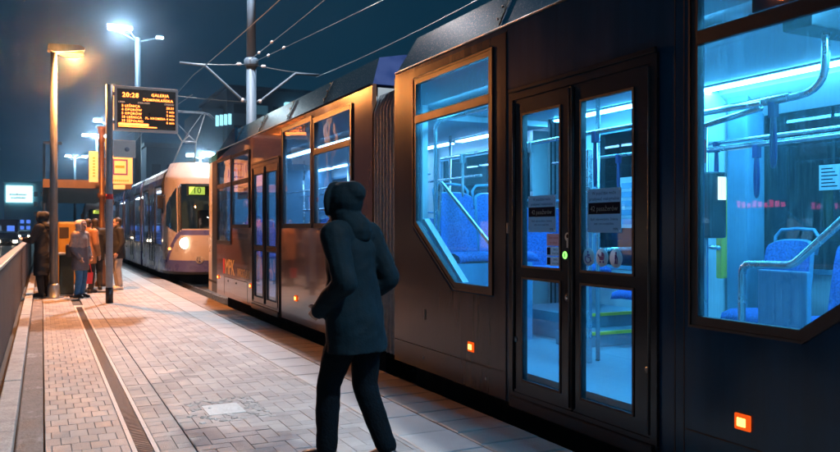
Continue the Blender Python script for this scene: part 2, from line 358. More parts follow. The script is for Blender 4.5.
# ------------------------------------------------------------------ people
def remesh(bm_parts, voxel, name, mat_, parent, smooth=2, wr=0., wf=9., seed=0):
    """union of closed shapes -> one continuous skin"""
    me = bpy.data.meshes.new(name); me.from_pydata([tuple(v) for v in bm_parts.v], [], bm_parts.f)
    bm = bmesh.new(); bm.from_mesh(me); bmesh.ops.recalc_face_normals(bm, faces=bm.faces); bm.to_mesh(me); bm.free()
    o = bpy.data.objects.new(name, me); sc2 = bpy.data.scenes.new('workshop'); sc2.collection.objects.link(o)
    md = o.modifiers.new('r', 'REMESH'); md.mode = 'VOXEL'; md.voxel_size = voxel
    sm = o.modifiers.new('s', 'SMOOTH'); sm.iterations = smooth; sm.factor = .5
    
    with bpy.context.temp_override(scene=sc2, view_layer=sc2.view_layers[0]):
        dg = bpy.context.evaluated_depsgraph_get(); dg.update(); nm = bpy.data.meshes.new_from_object(o.evaluated_get(dg))
    o.modifiers.clear(); sc2.collection.objects.unlink(o); bpy.data.scenes.remove(sc2); COL.objects.link(o); o.data = nm; bpy.data.meshes.remove(me); nm.name = name
    if wr:
        nrm = [v.normal.copy() for v in nm.vertices]
        for v, vn in zip(nm.vertices, nrm):
            p = v.co.copy()
            n_ = noise.noise(Vector((p.x*wf*.7, p.y*wf*.7, p.z*wf*.8+p.x*4+seed)))+.45*noise.noise(Vector((p.x*wf*1.5+7, p.y*wf*1.5, p.z*wf*2.2-p.x*9+seed)))
            v.co = p+vn*n_*wr
    nm.materials.clear(); nm.materials.append(M[mat_] if isinstance(mat_, str) else mat_)
    nm.polygons.foreach_set('use_smooth', [True]*len(nm.polygons))
    if parent: o.parent = parent; ORG[o.name] = Vector()
    return o

def ball(mb, c, r, seg=14):
    rx, ry, rz = r if isinstance(r, (tuple, list)) else (r, r, r); n = seg//2; V = [(c[0], c[1], c[2]+rz)]
    for i in range(1, n):
        p = math.pi*i/n
        for k in range(seg):
            a = 2*math.pi*k/seg; V.append((c[0]+rx*math.sin(p)*math.cos(a), c[1]+ry*math.sin(p)*math.sin(a), c[2]+rz*math.cos(p)))
    V.append((c[0], c[1], c[2]-rz)); F = [(0, 1+k, 1+(k+1) % seg) for k in range(seg)]
    for i in range(n-2): F += [(1+i*seg+k, 1+(i+1)*seg+k, 1+(i+1)*seg+(k+1) % seg, 1+i*seg+(k+1) % seg) for k in range(seg)]
    b = len(V)-1; F += [(b, 1+(n-2)*seg+(k+1) % seg, 1+(n-2)*seg+k) for k in range(seg)]
    mb.add(V, F)
def limb(mb, pts, rs, seg=12):
    for i in range(len(pts)-1): mb.tube([pts[i], pts[i+1]], [rs[i], rs[i+1]], seg)
    for p, r in zip(pts, rs): ball(mb, p, r, seg)

def person(label, loc, rotz, h=1.70, pose=None, coat='coat_black', coat_len=.55, legs='dark_cloth', shoes='shoe', hood=None, hat=None, hair='hair', vox=.012, upper=None, wr=.006, group=None, collar=True, sleeve=1.0):
    """standing figure, looking along +y before turning; sizes for 1.70 m"""
    t = thing('person', label, 'person', (0, 0, 0), group); ORG[t.name] = Vector()
    P = dict(hipL=(-.09, 0, .90), hipR=(.09, 0, .90), kneeL=(-.10, .03, .49), kneeR=(.10, .03, .49), ankL=(-.10, -.02, .085), ankR=(.10, -.02, .085),
             shL=(-.18, 0, 1.40), shR=(.18, 0, 1.40), elL=(-.25, -.03, 1.12), elR=(.25, -.03, 1.12), wrL=(-.24, .08, .88), wrR=(.24, .08, .88), chest=(0, .01, 1.27), pelvis=(0, 0, .95), neck=(0, .0, 1.45), head=(0, .025, 1.585), footL=None, footR=None)
    if pose: P.update(pose)
    V3 = {k: Vector(v) if v is not None else None for k, v in P.items()}
    b = MB(); H = V3['head']
    ball(b, H+Vector((0, -.005, .025)), (.076, .095, .095), 18); ball(b, H+Vector((0, .022, -.045)), (.058, .070, .068), 16)
    limb(b, [H+Vector((0, .100, .012)), H+Vector((0, .118, -.018))], [.010, .016], 8)                 # nose
    ball(b, H+Vector((0, .088, -.056)), (.026, .012, .010), 8); ball(b, H+Vector((0, .085, -.095)), (.026, .020, .018), 8)
    for s in (-1, 1):
        ball(b, H+Vector((s*.031, .078, .016)), (.014, .012, .009), 8); ball(b, H+Vector((s*.032, .082, .036)), (.020, .010, .006), 8); ball(b, H+Vector((s*.078, -.005, 0)), (.012, .020, .032), 8)
    limb(b, [H+Vector((0, -.02, -.05)), V3['neck']], [.055, .06])
    limb(b, [V3['neck'], V3['chest'], V3['pelvis']], [.06, .095, .09])
    for s in 'LR':
        limb(b, [V3['chest']+Vector((0, 0, .05)), V3['sh'+s]], [.08, .058]); limb(b, [V3['sh'+s], V3['el'+s], V3['wr'+s]], [.052, .040, .028])
        limb(b, [V3['hip'+s], V3['knee'+s], V3['ank'+s]], [.070, .050, .036])
        limb(b, [V3['pelvis'], V3['hip'+s]], [.085, .07])
        W = V3['wr'+s]; d = (W-V3['el'+s]).normalized(); sx_ = -1 if s == 'L' else 1
        side = Vector((0, 1, 0))-d*d.y; side = side.normalized() if side.length > .1 else Vector((0, 0, 1)); nn = d.cross(side)*(-sx_)
        pc = W+d*.055
        for q in (-1, 0, 1): limb(b, [W+side*q*.012, pc+side*q*.024+d*.02], [.020, .016], 8)
        for q, fl in zip((-1.5, -.5, .5, 1.5), (.058, .070, .074, .066)):
            r0 = pc+side*q*.018+d*.035; k1 = r0+d*fl*.5+nn*.006; k2 = r0+d*fl*.85+nn*.028
            limb(b, [r0, k1, k2], [.0095, .009, .008], 8)
        th = W+side*.022+d*.02; limb(b, [th, th+side*.030+d*.030, th+side*.034+d*.062+nn*.01], [.013, .011, .009], 8)
        limb(b, [V3['ank'+s], V3['ank'+s]+Vector((0, .10, -.045))], [.04, .03])
    remesh(b, vox*.75, 'body', 'skin', t, 1)
    # trousers
    c = MB()
    for s in 'LR':
        limb(c, [V3['hip'+s], V3['hip'+s].lerp(V3['knee'+s], .5), V3['knee'+s], V3['knee'+s].lerp(V3['ank'+s], .5), V3['ank'+s]+Vector((0, 0, .03))], [.105, .092, .076, .070, .062])
        limb(c, [V3['pelvis'], V3['hip'+s]], [.11, .10])
    remesh(c, vox, 'trousers', legs, t, 2, wr)
    for s in 'LR':
        c = MB(); A = V3['ank'+s]; ft = V3['foot'+s] if V3['foot'+s] is not None else A+Vector(((-.02 if s == 'L' else .02), .15, -.05))
        fw = (ft-A); 
        limb(c, [A+Vector((0, -.035, -.035)), A+fw*.45+Vector((0, 0, -.008)), ft], [.048, .046, .036]); limb(c, [A+Vector((0, -.01, .04)), A+Vector((0, -.01, -.02))], [.043, .046])
        zmin = min(A.z-.085, ft.z-.035)
        c.box(A.x-.04, A.x+.04, A.y-.075, A.y-.005, A.z-.084, A.z-.06)
        remesh(c, vox*.8, 'shoe', shoes, t, 1)
    # coat
    c = MB(); base_z = V3['pelvis'].z-coat_len*.6
    pv = V3['pelvis']; hem = Vector((pv.x, pv.y, base_z))
    rings = []; NS = 28
    for k in range(15):
        f = k/14; q = (V3['neck']+Vector((0, 0, .02))).lerp(V3['chest'], f*2.2) if f < 1/2.2 else V3['chest'].lerp(hem, (f-1/2.2)/(1-1/2.2))
        g = max(0, f-.45)
        sxw = .07+.125*min(1, f*3.2)**.8-.02*math.sin(min(1, max(0, f-.3)/.4)*math.pi)+.045*g; sy = .07+.075*min(1, f*2.6)-.012*math.sin(min(1, max(0, f-.35)/.4)*math.pi)+.035*g
        rings.append([q+Vector((sxw*math.cos(2*math.pi*u/NS), sy*math.sin(2*math.pi*u/NS), 0)) for u in range(NS)])
    c.add([p for r_ in rings for p in r_], [(a*NS+u, a*NS+(u+1) % NS, (a+1)*NS+(u+1) % NS, (a+1)*NS+u) for a in range(14) for u in range(NS)]+[list(range(NS)), [14*NS+u for u in range(NS)]])
    for s in 'LR':
        limb(c, [V3['neck']-Vector((0, 0, .06)), V3['sh'+s]], [.09, .088]); e = V3['wr'+s]
        limb(c, [V3['sh'+s], V3['el'+s], V3['el'+s].lerp(e, .92*sleeve)], [.088, .070, .054])
    if collar: limb(c, [V3['neck']+Vector((0, -.01, -.03)), V3['neck']+Vector((0, 0, .04))], [.10, .088])
    o = remesh(c, vox, 'coat', coat, t, 3, wr*1.6)
    if upper:
        o.data.materials.append(M[upper])
        for p in o.data.polygons:
            if p.center.z > 1.13+.05*noise.noise(p.center*6): p.material_index = 1
    if hood or hat:
        c = MB()
        ball(c, H+Vector((0, -.025, .035)), (.108, .118, .116), 18)
        if hood: ball(c, H+Vector((0, -.075, .075)), (.075, .09, .075), 14); c.tube([H+Vector((.098*math.cos(a), .045, .02+.112*math.sin(a))) for a in [-.9+i*.25 for i in range(20) if -.9+i*.25 < 4.05]], .022, 8)
        if hood: ball(c, H+Vector((0, -.03, -.06)), (.105, .095, .10), 14); limb(c, [H+Vector((0, -.03, -.08)), V3['neck']+Vector((0, -.05, -.02))], [.095, .11])
        o = remesh(c, vox*.9, 'hood' if hood else 'hat', hood or hat, t, 2, wr*.8)
        # leave the face free
        bm = bmesh.new(); bm.from_mesh(o.data)
        bmesh.ops.delete(bm, geom=[f for f in bm.faces if f.calc_center_median().y > H.y+.045 and abs(f.calc_center_median().x-H.x) < .078 and f.calc_center_median().z < H.z+.075], context='FACES')
        bm.to_mesh(o.data); bm.free()
        sd = o.modifiers.new('s', 'SOLIDIFY'); sd.thickness = .012; sd.offset = -1
        if hood == 'fur' or hat == 'fur': pass
    else:
        c = MB(); ball(c, H+Vector((0, -.018, .038)), (.086, .098, .092), 18); ball(c, H+Vector((0, -.05, -.03)), (.075, .06, .08), 12)
        o = remesh(c, vox*.8, 'hair', hair, t, 1, .004, 30)
        bm = bmesh.new(); bm.from_mesh(o.data)
        bmesh.ops.delete(bm, geom=[f for f in bm.faces if f.calc_center_median().y > H.y+.05 and f.calc_center_median().z < H.z+.07], context='FACES')
        bm.to_mesh(o.data); bm.free()
    for s in (-1, 1):
        ez = MB(); ball(ez, H+Vector((s*.031, .087, .014)), (.010, .006, .006), 8); ez.build('eye', 'shoe', t)
    t.location = loc; t.rotation_euler = (0, 0, rotz); k = h/1.70; t.scale = (k, k, k)
    return t

def seat_on(name, mb, mat_, label, cat): return tag(mb.build(name, mat_), label, cat)

# woman in a quilted coat with a fur-edged hood, turned half towards us
wm = person('woman in a long quilted grey coat and pale fur hood holding a dark shoulder bag', (.72, 17.75, 0), R(-128), 1.60, coat='coat_grey', upper='coat_upper', coat_len=.56, legs='jeans', shoes='shoe', hood='fur', vox=.013,
            sleeve=1.16, pose=dict(elL=(-.25, -.01, 1.13), wrL=(-.20, .10, .93), elR=(.25, -.02, 1.12), wrR=(.20, .11, .91), kneeL=(-.085, .03, .49), kneeR=(.085, .03, .49), ankL=(-.085, -.02, .085), ankR=(.085, -.02, .085)))
bg_ = thing('shoulder_bag', 'dark leather shoulder bag carried at the side of the woman in grey', 'bag', (.53, 17.72, .9))
MB().cbox(.44, .56, 17.58, 17.86, .86, 1.12, .04).build('bag_body', 'bag_dark', bg_)
MB().tube([(.50, 17.62, 1.1), (.56, 17.66, 1.28), (.60, 17.72, 1.33), (.54, 17.8, 1.1)], .012, 6).build('bag_strap', 'bag_dark', bg_)
# figure in black by the lamp pole, seen from behind
person('person in a long black hooded coat standing at the railing behind the orange lamp pole', (.02, 18.35, 0), R(62), 1.78, coat='coat_black', coat_len=.85, legs='dark_cloth', hood='coat_black', vox=.013,
       pose=dict(elL=(-.25, .10, 1.15), wrL=(-.14, .30, 1.16)))
person('person with a bright orange jacket standing behind the woman in grey', (.92, 19.0, 0), R(-40), 1.66, coat='coat_orange', coat_len=.45, legs='dark_cloth', vox=.013)
person('person in a black jacket and pale trousers with white shoes behind the display pole', (1.62, 19.7, 0), R(100), 1.70, coat='coat_black', coat_len=.35, legs='pale_cloth', shoes='shoe_white', vox=.013)
person('person in dark clothes and boots standing against the ornate stop post', (1.13, 19.9, 0), R(10), 1.68, coat='coat_black', coat_len=.4, legs='dark_cloth', vox=.014)
rb = thing('carrier_bag', 'small red carrier bag hanging beside the woman in grey', 'bag', (.95, 18.55, .0))
mb = MB(); mb.prismy([(.87, .24), (.99, .24), (1.01, .48), (.85, .48)], 18.52, 18.60); mb.build('bag_body', 'bag_red', rb)
MB().tube([(.88, 18.56, .48), (.90, 18.56, .66), (.95, 18.56, .66), (.98, 18.56, .48)], .008, 6).build('bag_handle', 'bag_red', rb)

# passer-by in the foreground
person('passer-by in a dark teal hooded coat walking across the platform in the foreground', (1.72, 4.42, 0), R(36), 1.72, coat='coat_teal', coat_len=.40, legs='trousers_teal', shoes='shoe', hood='coat_teal', vox=.009, wr=.007, sleeve=1.22,
       pose=dict(pelvis=(0, 0, .95), chest=(0, .05, 1.27), neck=(0, .07, 1.45), head=(0, .11, 1.575), hipL=(-.09, 0, .90), hipR=(.09, 0, .90),
                 kneeL=(-.085, .15, .51), ankL=(-.085, .16, .10), footL=(-.095, .31, .06), kneeR=(.085, .0, .49), ankR=(.085, -.15, .11), footR=(.095, -.02, .04),
                 shL=(-.185, .04, 1.40), shR=(.185, .04, 1.40), elL=(-.255, -.08, 1.13), wrL=(-.18, .13, .98), elR=(.255, -.07, 1.13), wrR=(.18, .14, .98)))

# ------------------------------------------------------------------ ground, platform, paving
tag(MB().box(-600, 600, -60, 1100, -.6, -.34).build('ground', 'asphalt'), kind='structure')
tag(MB().box(-14, -.47, -12, 400, -.33, -.30).build('road', 'asphalt'), kind='structure')
PY0, PY1 = -6., 62.
tag(MB().box(-.46, 3.125, PY0, PY1, -.335, -.03).build('platform', 'joint'), kind='structure')
tag(MB().box(3.14, 14, -12, 130, -.335, -.25).build('track_bed', 'ballast'), kind='structure')
mb = MB()
for x in (3.72, 5.16, 7.3, 8.74):
    mb.box(x-.035, x+.035, -12, 128, -.249, -.13)
tag(mb.build('track_rails', 'rail'), kind='structure')

def clip_rect(p, x0, x1, y0, y1):
    """clip a polygon of (x,y) points to a rectangle"""
    for ax, lim, sg in ((0, x0, 1), (0, x1, -1), (1, y0, 1), (1, y1, -1)):
        q = []
        for i in range(len(p)):
            a, b = p[i], p[(i+1) % len(p)]; da, db = (a[ax]-lim)*sg, (b[ax]-lim)*sg
            if da >= 0: q.append(a)
            if (da > 0) != (db > 0) and abs(da-db) > 1e-9:
                t = da/(da-db); q.append((a[0]+(b[0]-a[0])*t, a[1]+(b[1]-a[1])*t))
        p = q
        if len(p) < 3: return []
    return p

def block(mb, poly, z=0., gap=.0014, ch=.0035, dep=.03):
    if len(poly) < 3: return
    A = abs(sum(poly[i][0]*poly[(i+1) % len(poly)][1]-poly[(i+1) % len(poly)][0]*poly[i][1] for i in range(len(poly))))/2
    if A < .0012: return
    a = offset(poly, -gap); b = offset(poly, -gap-ch); n = len(poly)
    z += random.uniform(-.0010, .0010); tx, ty = random.uniform(-.005, .005), random.uniform(-.005, .005)
    cx, cy_ = sum(p[0] for p in poly)/n, sum(p[1] for p in poly)/n
    zz = lambda p: z+(p[0]-cx)*tx+(p[1]-cy_)*ty
    v = [(p[0], p[1], z-dep) for p in a]+[(p[0], p[1], zz(p)-ch*.6) for p in a]+[(p[0], p[1], zz(p)) for p in b]
    f = [list(range(2*n, 3*n))]
    for i in range(n):
        j = (i+1) % n; f += [(n+i, n+j, 2*n+j, 2*n+i), (i, j, n+j, n+i)]
    mb.add(v, f)

mb = MB()
# blocks left of the drain: straight rows, staggered
x0, x1 = .018, .528; y = PY0; k = 0
while y < PY1:
    x = x0-.115*(k % 2)*.5-.02
    while x < x1:
        block(mb, clip_rect([(x, y), (x+.118, y), (x+.118, y+.19), (x, y+.19)], x0, x1, PY0, PY1)); x += .118
    y += .19; k += 1
# herringbone right of the drain
def herring(x0, x1, y0, y1, w_):
    nx = int((x1-x0)/w_)+6; ny = int((y1-y0)/w_)+6
    for gx in range(-3, nx):
        for gy in range(-3, ny):
            m4 = (gx-gy) % 4
            X, Y = x0+gx*w_, y0+gy*w_
            if m4 == 0: p = [(X, Y), (X+2*w_, Y), (X+2*w_, Y+w_), (X, Y+w_)]
            elif m4 == 3: p = [(X, Y), (X+w_, Y), (X+w_, Y+2*w_), (X, Y+2*w_)]
            else: continue
            block(mb, clip_rect(p, x0, x1, y0, y1))
herring(.696, .912, PY0, PY1, .117)
herring(.918, 2.246, PY0, PY1, .117)
tag(mb.build('paving', 'paving'), kind='structure')
mb = MB(); y = PY0
while y < PY1:
    L_ = .5; block(mb, [(2.25, y), (2.66, y), (2.66, y+L_), (2.25, y+L_)], gap=.004, ch=.008, dep=.03); y += L_
tag(mb.build('paving_slabs', 'slab'), kind='structure')
mb = MB(); y = PY0
while y < PY1:
    block(mb, [(2.665, y), (3.14, y), (3.14, y+.33), (2.665, y+.33)], gap=.004, ch=.01, dep=.2); y += .33
tag(mb.build('platform_edge', 'edge'), kind='structure')
# cement strip and kerb along the railing
mb = MB(); y = PY0
while y < 60:
    L_ = random.uniform(1.6, 3.2); y2 = min(y+L_, 60.)
    block(mb, [(-.165, y), (.012, y), (.012, y2), (-.165, y2)], z=-.004, gap=.005, ch=.008); y = y2
tag(mb.build('cement_strip', 'strip'), kind='structure')
mb = MB(); y = PY0
while y < 60:
    y2 = y+1.0
    mb.cbox(-.31, -.17, y+.004, y2-.004, -.03, .075+random.uniform(-.004, .004), .012); y = y2
tag(mb.build('kerb', 'kerb'), kind='structure')

# drain channel
def DX(y): return .531
dr = thing('drain_channel', 'long slotted rusty drain grate between two pale concrete rails in the paving', 'drain', (.6, 8, 0))
for s0 in (0, .132):
    mb = MB(); y = -2.
    while y < 15.6:
        y2 = min(y+1., 15.7)
        v = [(DX(y+.003)+s0, y+.003), (DX(y+.003)+s0+.03, y+.003), (DX(y2)+s0+.03, y2-.003), (DX(y2)+s0, y2-.003)]
        mb.prismz(v, -.029, .003); y = y2
    mb.build('channel_rail', 'drain_rail', dr)
mb = MB(); y = -2.
while y < 15.68:
    xa, xb = DX(y)+.034, DX(y)+.128
    mb.prismz([(xa, y), (xb, y), (xb, y+.016), (xa, y+.016)], -.024, -.002); y += .034
mb.mat('drain_grate')
o = mb.build('grate', 'drain_grate', dr)
tag(MB().prismz([(DX(15.72), 15.72), (DX(15.72)+.17, 15.72), (DX(15.72)+.17, 16.0), (DX(15.72), 16.0)], -.025, .004).build('drain_end_slab', 'drain_rail'), 'pale square slab closing the far end of the drain channel', 'paving slab')

# pale cover plate with broken stone round it
t = thing('cover_plate', 'pale rectangular access cover set among broken stones in the paving', 'cover', (1.31, 6.35, 0))
mb = MB().cbox(1.17, 1.46, 6.17, 6.53, -.02, .004, .004)
mb.lathe([(.012, .004), (.012, .0065)], (1.22, 6.42, 0), 10); mb.build('plate', 'cover', t)
mb = MB()
for k in range(120):
    x = random.uniform(1.03, 1.62); y = random.uniform(5.95, 6.72)
    if 1.15 < x < 1.48 and 6.15 < y < 6.55: continue
    if random.random() < 4*max(0, abs(x-1.32)-.22): continue
    r = random.uniform(.022, .048); a0 = random.uniform(0, 6)
    P_ = [(x+r*math.cos(a0+q*1.257)*random.uniform(.7, 1.2), y+r*math.sin(a0+q*1.257)*random.uniform(.7, 1.2)) for q in range(5)]
    n = 5; zt = random.uniform(.002, .006)
    V = [(p[0], p[1], -.004) for p in P_]+[(x+(p[0]-x)*.75, y+(p[1]-y)*.75, zt) for p in P_]
    mb.add(V, [[5, 6, 7, 8, 9]]+[(i, (i+1) % 5, (i+1) % 5+5, i+5) for i in range(5)])
tag(mb.build('broken_stones', 'rubble', t), kind='stuff')

# ------------------------------------------------------------------ railing along the road side
rl = thing('railing', 'dark boarded railing with a pale flat handrail along the platform', 'railing', (-.38, 10, 0))
mb = MB(); y = -4.
while y < 34:
    mb.box(-.395+random.uniform(-.002, .002), -.372, y, y+.088, .06, 1.03); y += .097
tag(mb.build('board_panel', 'fence', rl), kind='stuff')
MB().cbox(-.46, -.345, -4, 34, 1.06, 1.10, .012).build('handrail', 'handrail', rl)
mb = MB(); mb.box(-.415, -.396, -4, 34, .20, .26).box(-.415, -.396, -4, 34, .85, .91).build('board_rail', 'fence', rl)
for k in range(20):
    y = -3+k*2
    MB().cbox(-.46, -.416, y-.03, y+.03, -.30, 1.06, .005).build('post', 'fence', rl)

# ------------------------------------------------------------------ tram building kit
XF, XB = 3.24, 5.64          # outer faces of the near and the far side
ZS, ZC = .12, 3.035          # skirt and cantrail

def wall(mb, y0, y1, z0, z1, holes, xa, xb):
    """side wall with openings; hole = (ya, yb, za, zb, cut) with cut = (side, dy, dz) for a slanted lower corner"""
    ys = y0
    for h in sorted(holes):
        ya, yb, za, zb = h[:4]
        if ya > ys+1e-6: mb.prismx([(ys, z0), (ya, z0), (ya, z1), (ys, z1)], xa, xb)
        mb.prismx([(ya, zb), (yb, zb), (yb, z1), (ya, z1)], xa, xb)
        if za > z0+1e-6:
            mb.prismx([(ya, z0), (yb, z0), (yb, za), (ya, za)], xa, xb)
        if len(h) > 4 and h[4]:
            sd, dy, dz = h[4]
            if sd == 'hi': mb.prismx([(yb-dy, za), (yb, za), (yb, za+dz)], xa, xb)
            else: mb.prismx([(ya, za), (ya+dy, za), (ya, za+dz)], xa, xb)
        ys = yb
    if ys < y1-1e-6: mb.prismx([(ys, z0), (y1, z0), (y1, z1), (ys, z1)], xa, xb)

def hole_poly(h):
    ya, yb, za, zb = h[:4]
    if len(h) > 4 and h[4]:
        sd, dy, dz = h[4]
        return [(ya, za), (yb-dy, za), (yb, za+dz), (yb, zb), (ya, zb)] if sd == 'hi' else [(ya, za+dz), (ya+dy, za), (yb, za), (yb, zb), (ya, zb)]
    return [(ya, za), (yb, za), (yb, zb), (ya, zb)]

def window(root, h, glass, bar=None, frame='brown_metal', xf=XF, side=-1):
    """pane, black seal and slim frame; a crossbar where the top light is separate"""
    poly = hole_poly(h); e = side
    f = MB().ringx(offset(poly, -.012), .05, xf+e*.012, xf-e*.03).build('window', 'black', root)
    MB().prismx(offset(poly, -.011), xf-e*.006, xf-e*.010).build('pane', glass, f)
    mb = MB().ringx(offset(poly, .038), .014, xf+e*.018, xf+e*.001)
    mb.build('trim', frame, f)
    if bar:
        ya, yb = h[0], h[1]
        MB().cbox(*sorted((xf+e*.014, xf-e*.02)), ya, yb, bar-.04, bar+.04, .006).build('bar', 'brown_metal' if frame == 'brown_metal' else 'black', f)
    return f

def marker(root, y, z=.465, r=.028):
    a = MB().cbox(XF-.016, XF-.001, y-.05, y+.05, z-.042, z+.042, .008).build('marker_light', 'marker_halo', root)
    MB().cbox(XF-.024, XF-.0165, y-.026, y+.026, z-.022, z+.022, .003).build('lens', 'marker', a)

def bellows(root, ya, yb, name='bellows'):
    n = 8; V = []; F = []; prof = [(XF+.004, .16), (XF+.004, 2.72), (XF+.07, 2.90), (XF+.28, 2.99), (XB-.28, 2.99), (XB-.07, 2.90), (XB-.004, 2.72), (XB-.004, .16)]
    n = 7; q = 4
    for i in range(2*n*q+1):
        y = ya+(yb-ya)*i/(2*n*q); u = ((i % (2*q))/q-1)/.8; d = .05*(1-math.sqrt(max(0, 1-u*u)))
        cx, cz = (XF+XB)/2, 1.5
        for (x, z) in prof:
            V.append((x+d*(1 if x < cx else -1)*(1 if z < 2.95 else .3), y, z-(d if z > 2.8 else 0)))
    m = len(prof)
    for i in range(2*n*q):
        for k in range(m-1): F.append((i*m+k, (i+1)*m+k, (i+1)*m+k+1, i*m+k+1))
    mb = MB(); mb.smooth = True; mb.mat('bellows').add(V, [f for k, f in enumerate(F) if (k//(m-1)) % (2*q) not in (0, 2*q-1)])
    mb.mat('rubber').add(V, [f for k, f in enumerate(F) if (k//(m-1)) % (2*q) in (0, 2*q-1)]); mb.build(name, None, root)  # valley strips coloured dark to stand for shade between the folds
    mb = MB()
    for a, b in ((ya-.07, ya-.012), (yb+.012, yb+.07)):
        mb.box(XF+.068, XF+.30, a, b, .361, 2.64).box(XB-.30, XB-.078, a, b, .361, 2.64)
    mb.build('gangway_frame', 'lining', root)
    MB().box(XF+.25, XB-.25, ya, yb, .32, .36).build('gangway_floor', 'floor_in', root)

def fairing(root, ya, yb, slant_a=.0, slant_b=.0, mat_='tram_roof'):
    """sloping roof cover above the cantrail, its ends raked"""
    prof = [(XF+.012, ZC+.002), (XF+.16, 3.37), (XF+.5, 3.44), (XB-.5, 3.44), (XB-.16, 3.37), (XB-.012, ZC+.002)]
    n = len(prof); mb = MB().mat(mat_); V = []
    for (y, sl) in ((ya, slant_a), (yb, -slant_b)):
        for x, z in prof: V.append((x, y+sl*(z-ZC)/.4, z))
    mb.add(V, [(k, k+1, n+k+1, n+k) for k in range(n-1)])
    mb.mat('roof_cap'); mb.add(V, [list(range(n)), list(range(n, 2*n)), (0, n, 2*n-1, n-1)])
    mb.mat('black'); k = int((yb-ya)/1.55)
    for i in range(1, k):
        y = ya+(yb-ya)*i/k; mb.tube([(XF+.016, y, ZC+.03), (XF+.146, y, 3.362)], .006, 6)
        for f in (.15, .5, .85): mb.lathe([(.012, -.010), (.009, .003)], (XF+.024+.133*f, y+.06, ZC+.05+.305*f), 8, 'x')
    mb.build('roof_fairing', None, root)

def seat(root, x, y, z, face, mt='seat_blue', wdt=.44, backh=.62):
    """moulded seat; face = direction the sitter looks: '-y', '+y' or '-x'"""
    mb = MB(); V = []
    # back: curved upholstered shell in local coordinates (u across, d backwards, h up)
    nu, nh = 9, 9
    for i in range(nh):
        h = backh*i/(nh-1)
        for k in range(nu):
            u = -1+2*k/(nu-1)
            wtop = wdt/2*(1-.10*(h/backh)**3)
            V.append((u*wtop, -.05-.12*h/backh*.8+.05*abs(u)**2.2, h-(.04*abs(u)**4 if i == nh-1 else 0)))
    F = [(i*nu+k, i*nu+k+1, (i+1)*nu+k+1, (i+1)*nu+k) for i in range(nh-1) for k in range(nu-1)]
    def xf(p):
        u, d, h = p
        if face == '-y': return (x+u, y-d, z+h)
        if face == '+y': return (x-u, y+d, z+h)
        return (x-d, y-u, z+h)
    bk = MB().mat(mt); bk.smooth = True; bk.add([xf(p) for p in V], F)
    bk.mat('seat_shell'); bk.add([xf((p[0]*1.05, p[1]-.035, p[2]*1.02)) for p in V], F)
    # rim joining both skins
    rim = [k for k in range(nu)]+[i*nu+nu-1 for i in range(1, nh)]+[(nh-1)*nu+k for k in range(nu-2, -1, -1)]+[i*nu for i in range(nh-2, 0, -1)]
    m = len(rim); rv = [xf(V[i]) for i in rim]+[xf((V[i][0]*1.05, V[i][1]-.035, V[i][2]*1.02)) for i in rim]
    bk.add(rv, [(i, (i+1) % m, m+(i+1) % m, m+i) for i in range(m)])
    # cushion
    bk.smooth = True; bk.mat(mt); cu = []
    for (d, h) in ((-.05, .0), (.10, .02), (.30, .03), (.40, .0), (.42, -.06), (-.05, -.07)):
        for u in (-wdt/2, -wdt/4, 0, wdt/4, wdt/2): cu.append(xf((u, d, h-(.015 if abs(u) > .2 else 0))))
    bk.add(cu, [(r*5+k, r*5+k+1, ((r+1) % 6)*5+k+1, ((r+1) % 6)*5+k) for r in range(6) for k in range(4)])
    o = bk.build('seat', None, root)
    pts = [(-.19, -.17, backh*.80), (-.20, -.19, backh+.03), (-.15, -.20, backh+.085), (0, -.205, backh+.095), (.15, -.20, backh+.085), (.20, -.19, backh+.03), (.19, -.17, backh*.80)]
    MB().tube([xf(p) for p in pts], .014, 8).build('grab_handle', 'seat_shell', o)
    return o

def pole(root, pts, r=.018, m='steel', name='grab_pole'): return MB().tube(pts, r, 10).build(name, m, root)
def bend(a, b, c, rad=.12, n=6):
    """points of a rounded corner a-b-c without its ends"""
    a, b, c = Vector(a), Vector(b), Vector(c); p = b+(a-b).normalized()*rad; q = b+(c-b).normalized()*rad
    return [(p*(1-t)**2+b*2*t*(1-t)+q*t*t) for t in [i/n for i in range(n+1)]]
def strap(root, x, y, z, m='strap', L_=.34):
    pts = []
    for k in range(13):
        a = k/12*2*math.pi; q = (1-math.cos(a))/2; pts.append((x+.022*math.sin(a)*q, y+.034*math.sin(a)*(.25+.75*q), z-.05-L_*q))
    mb = MB().tube(pts, .012, 6); mb.cbox(x-.022, x+.022, y-.022, y+.022, z-.07, z+.02, .006)
    mb.build('hand_strap', m, root)

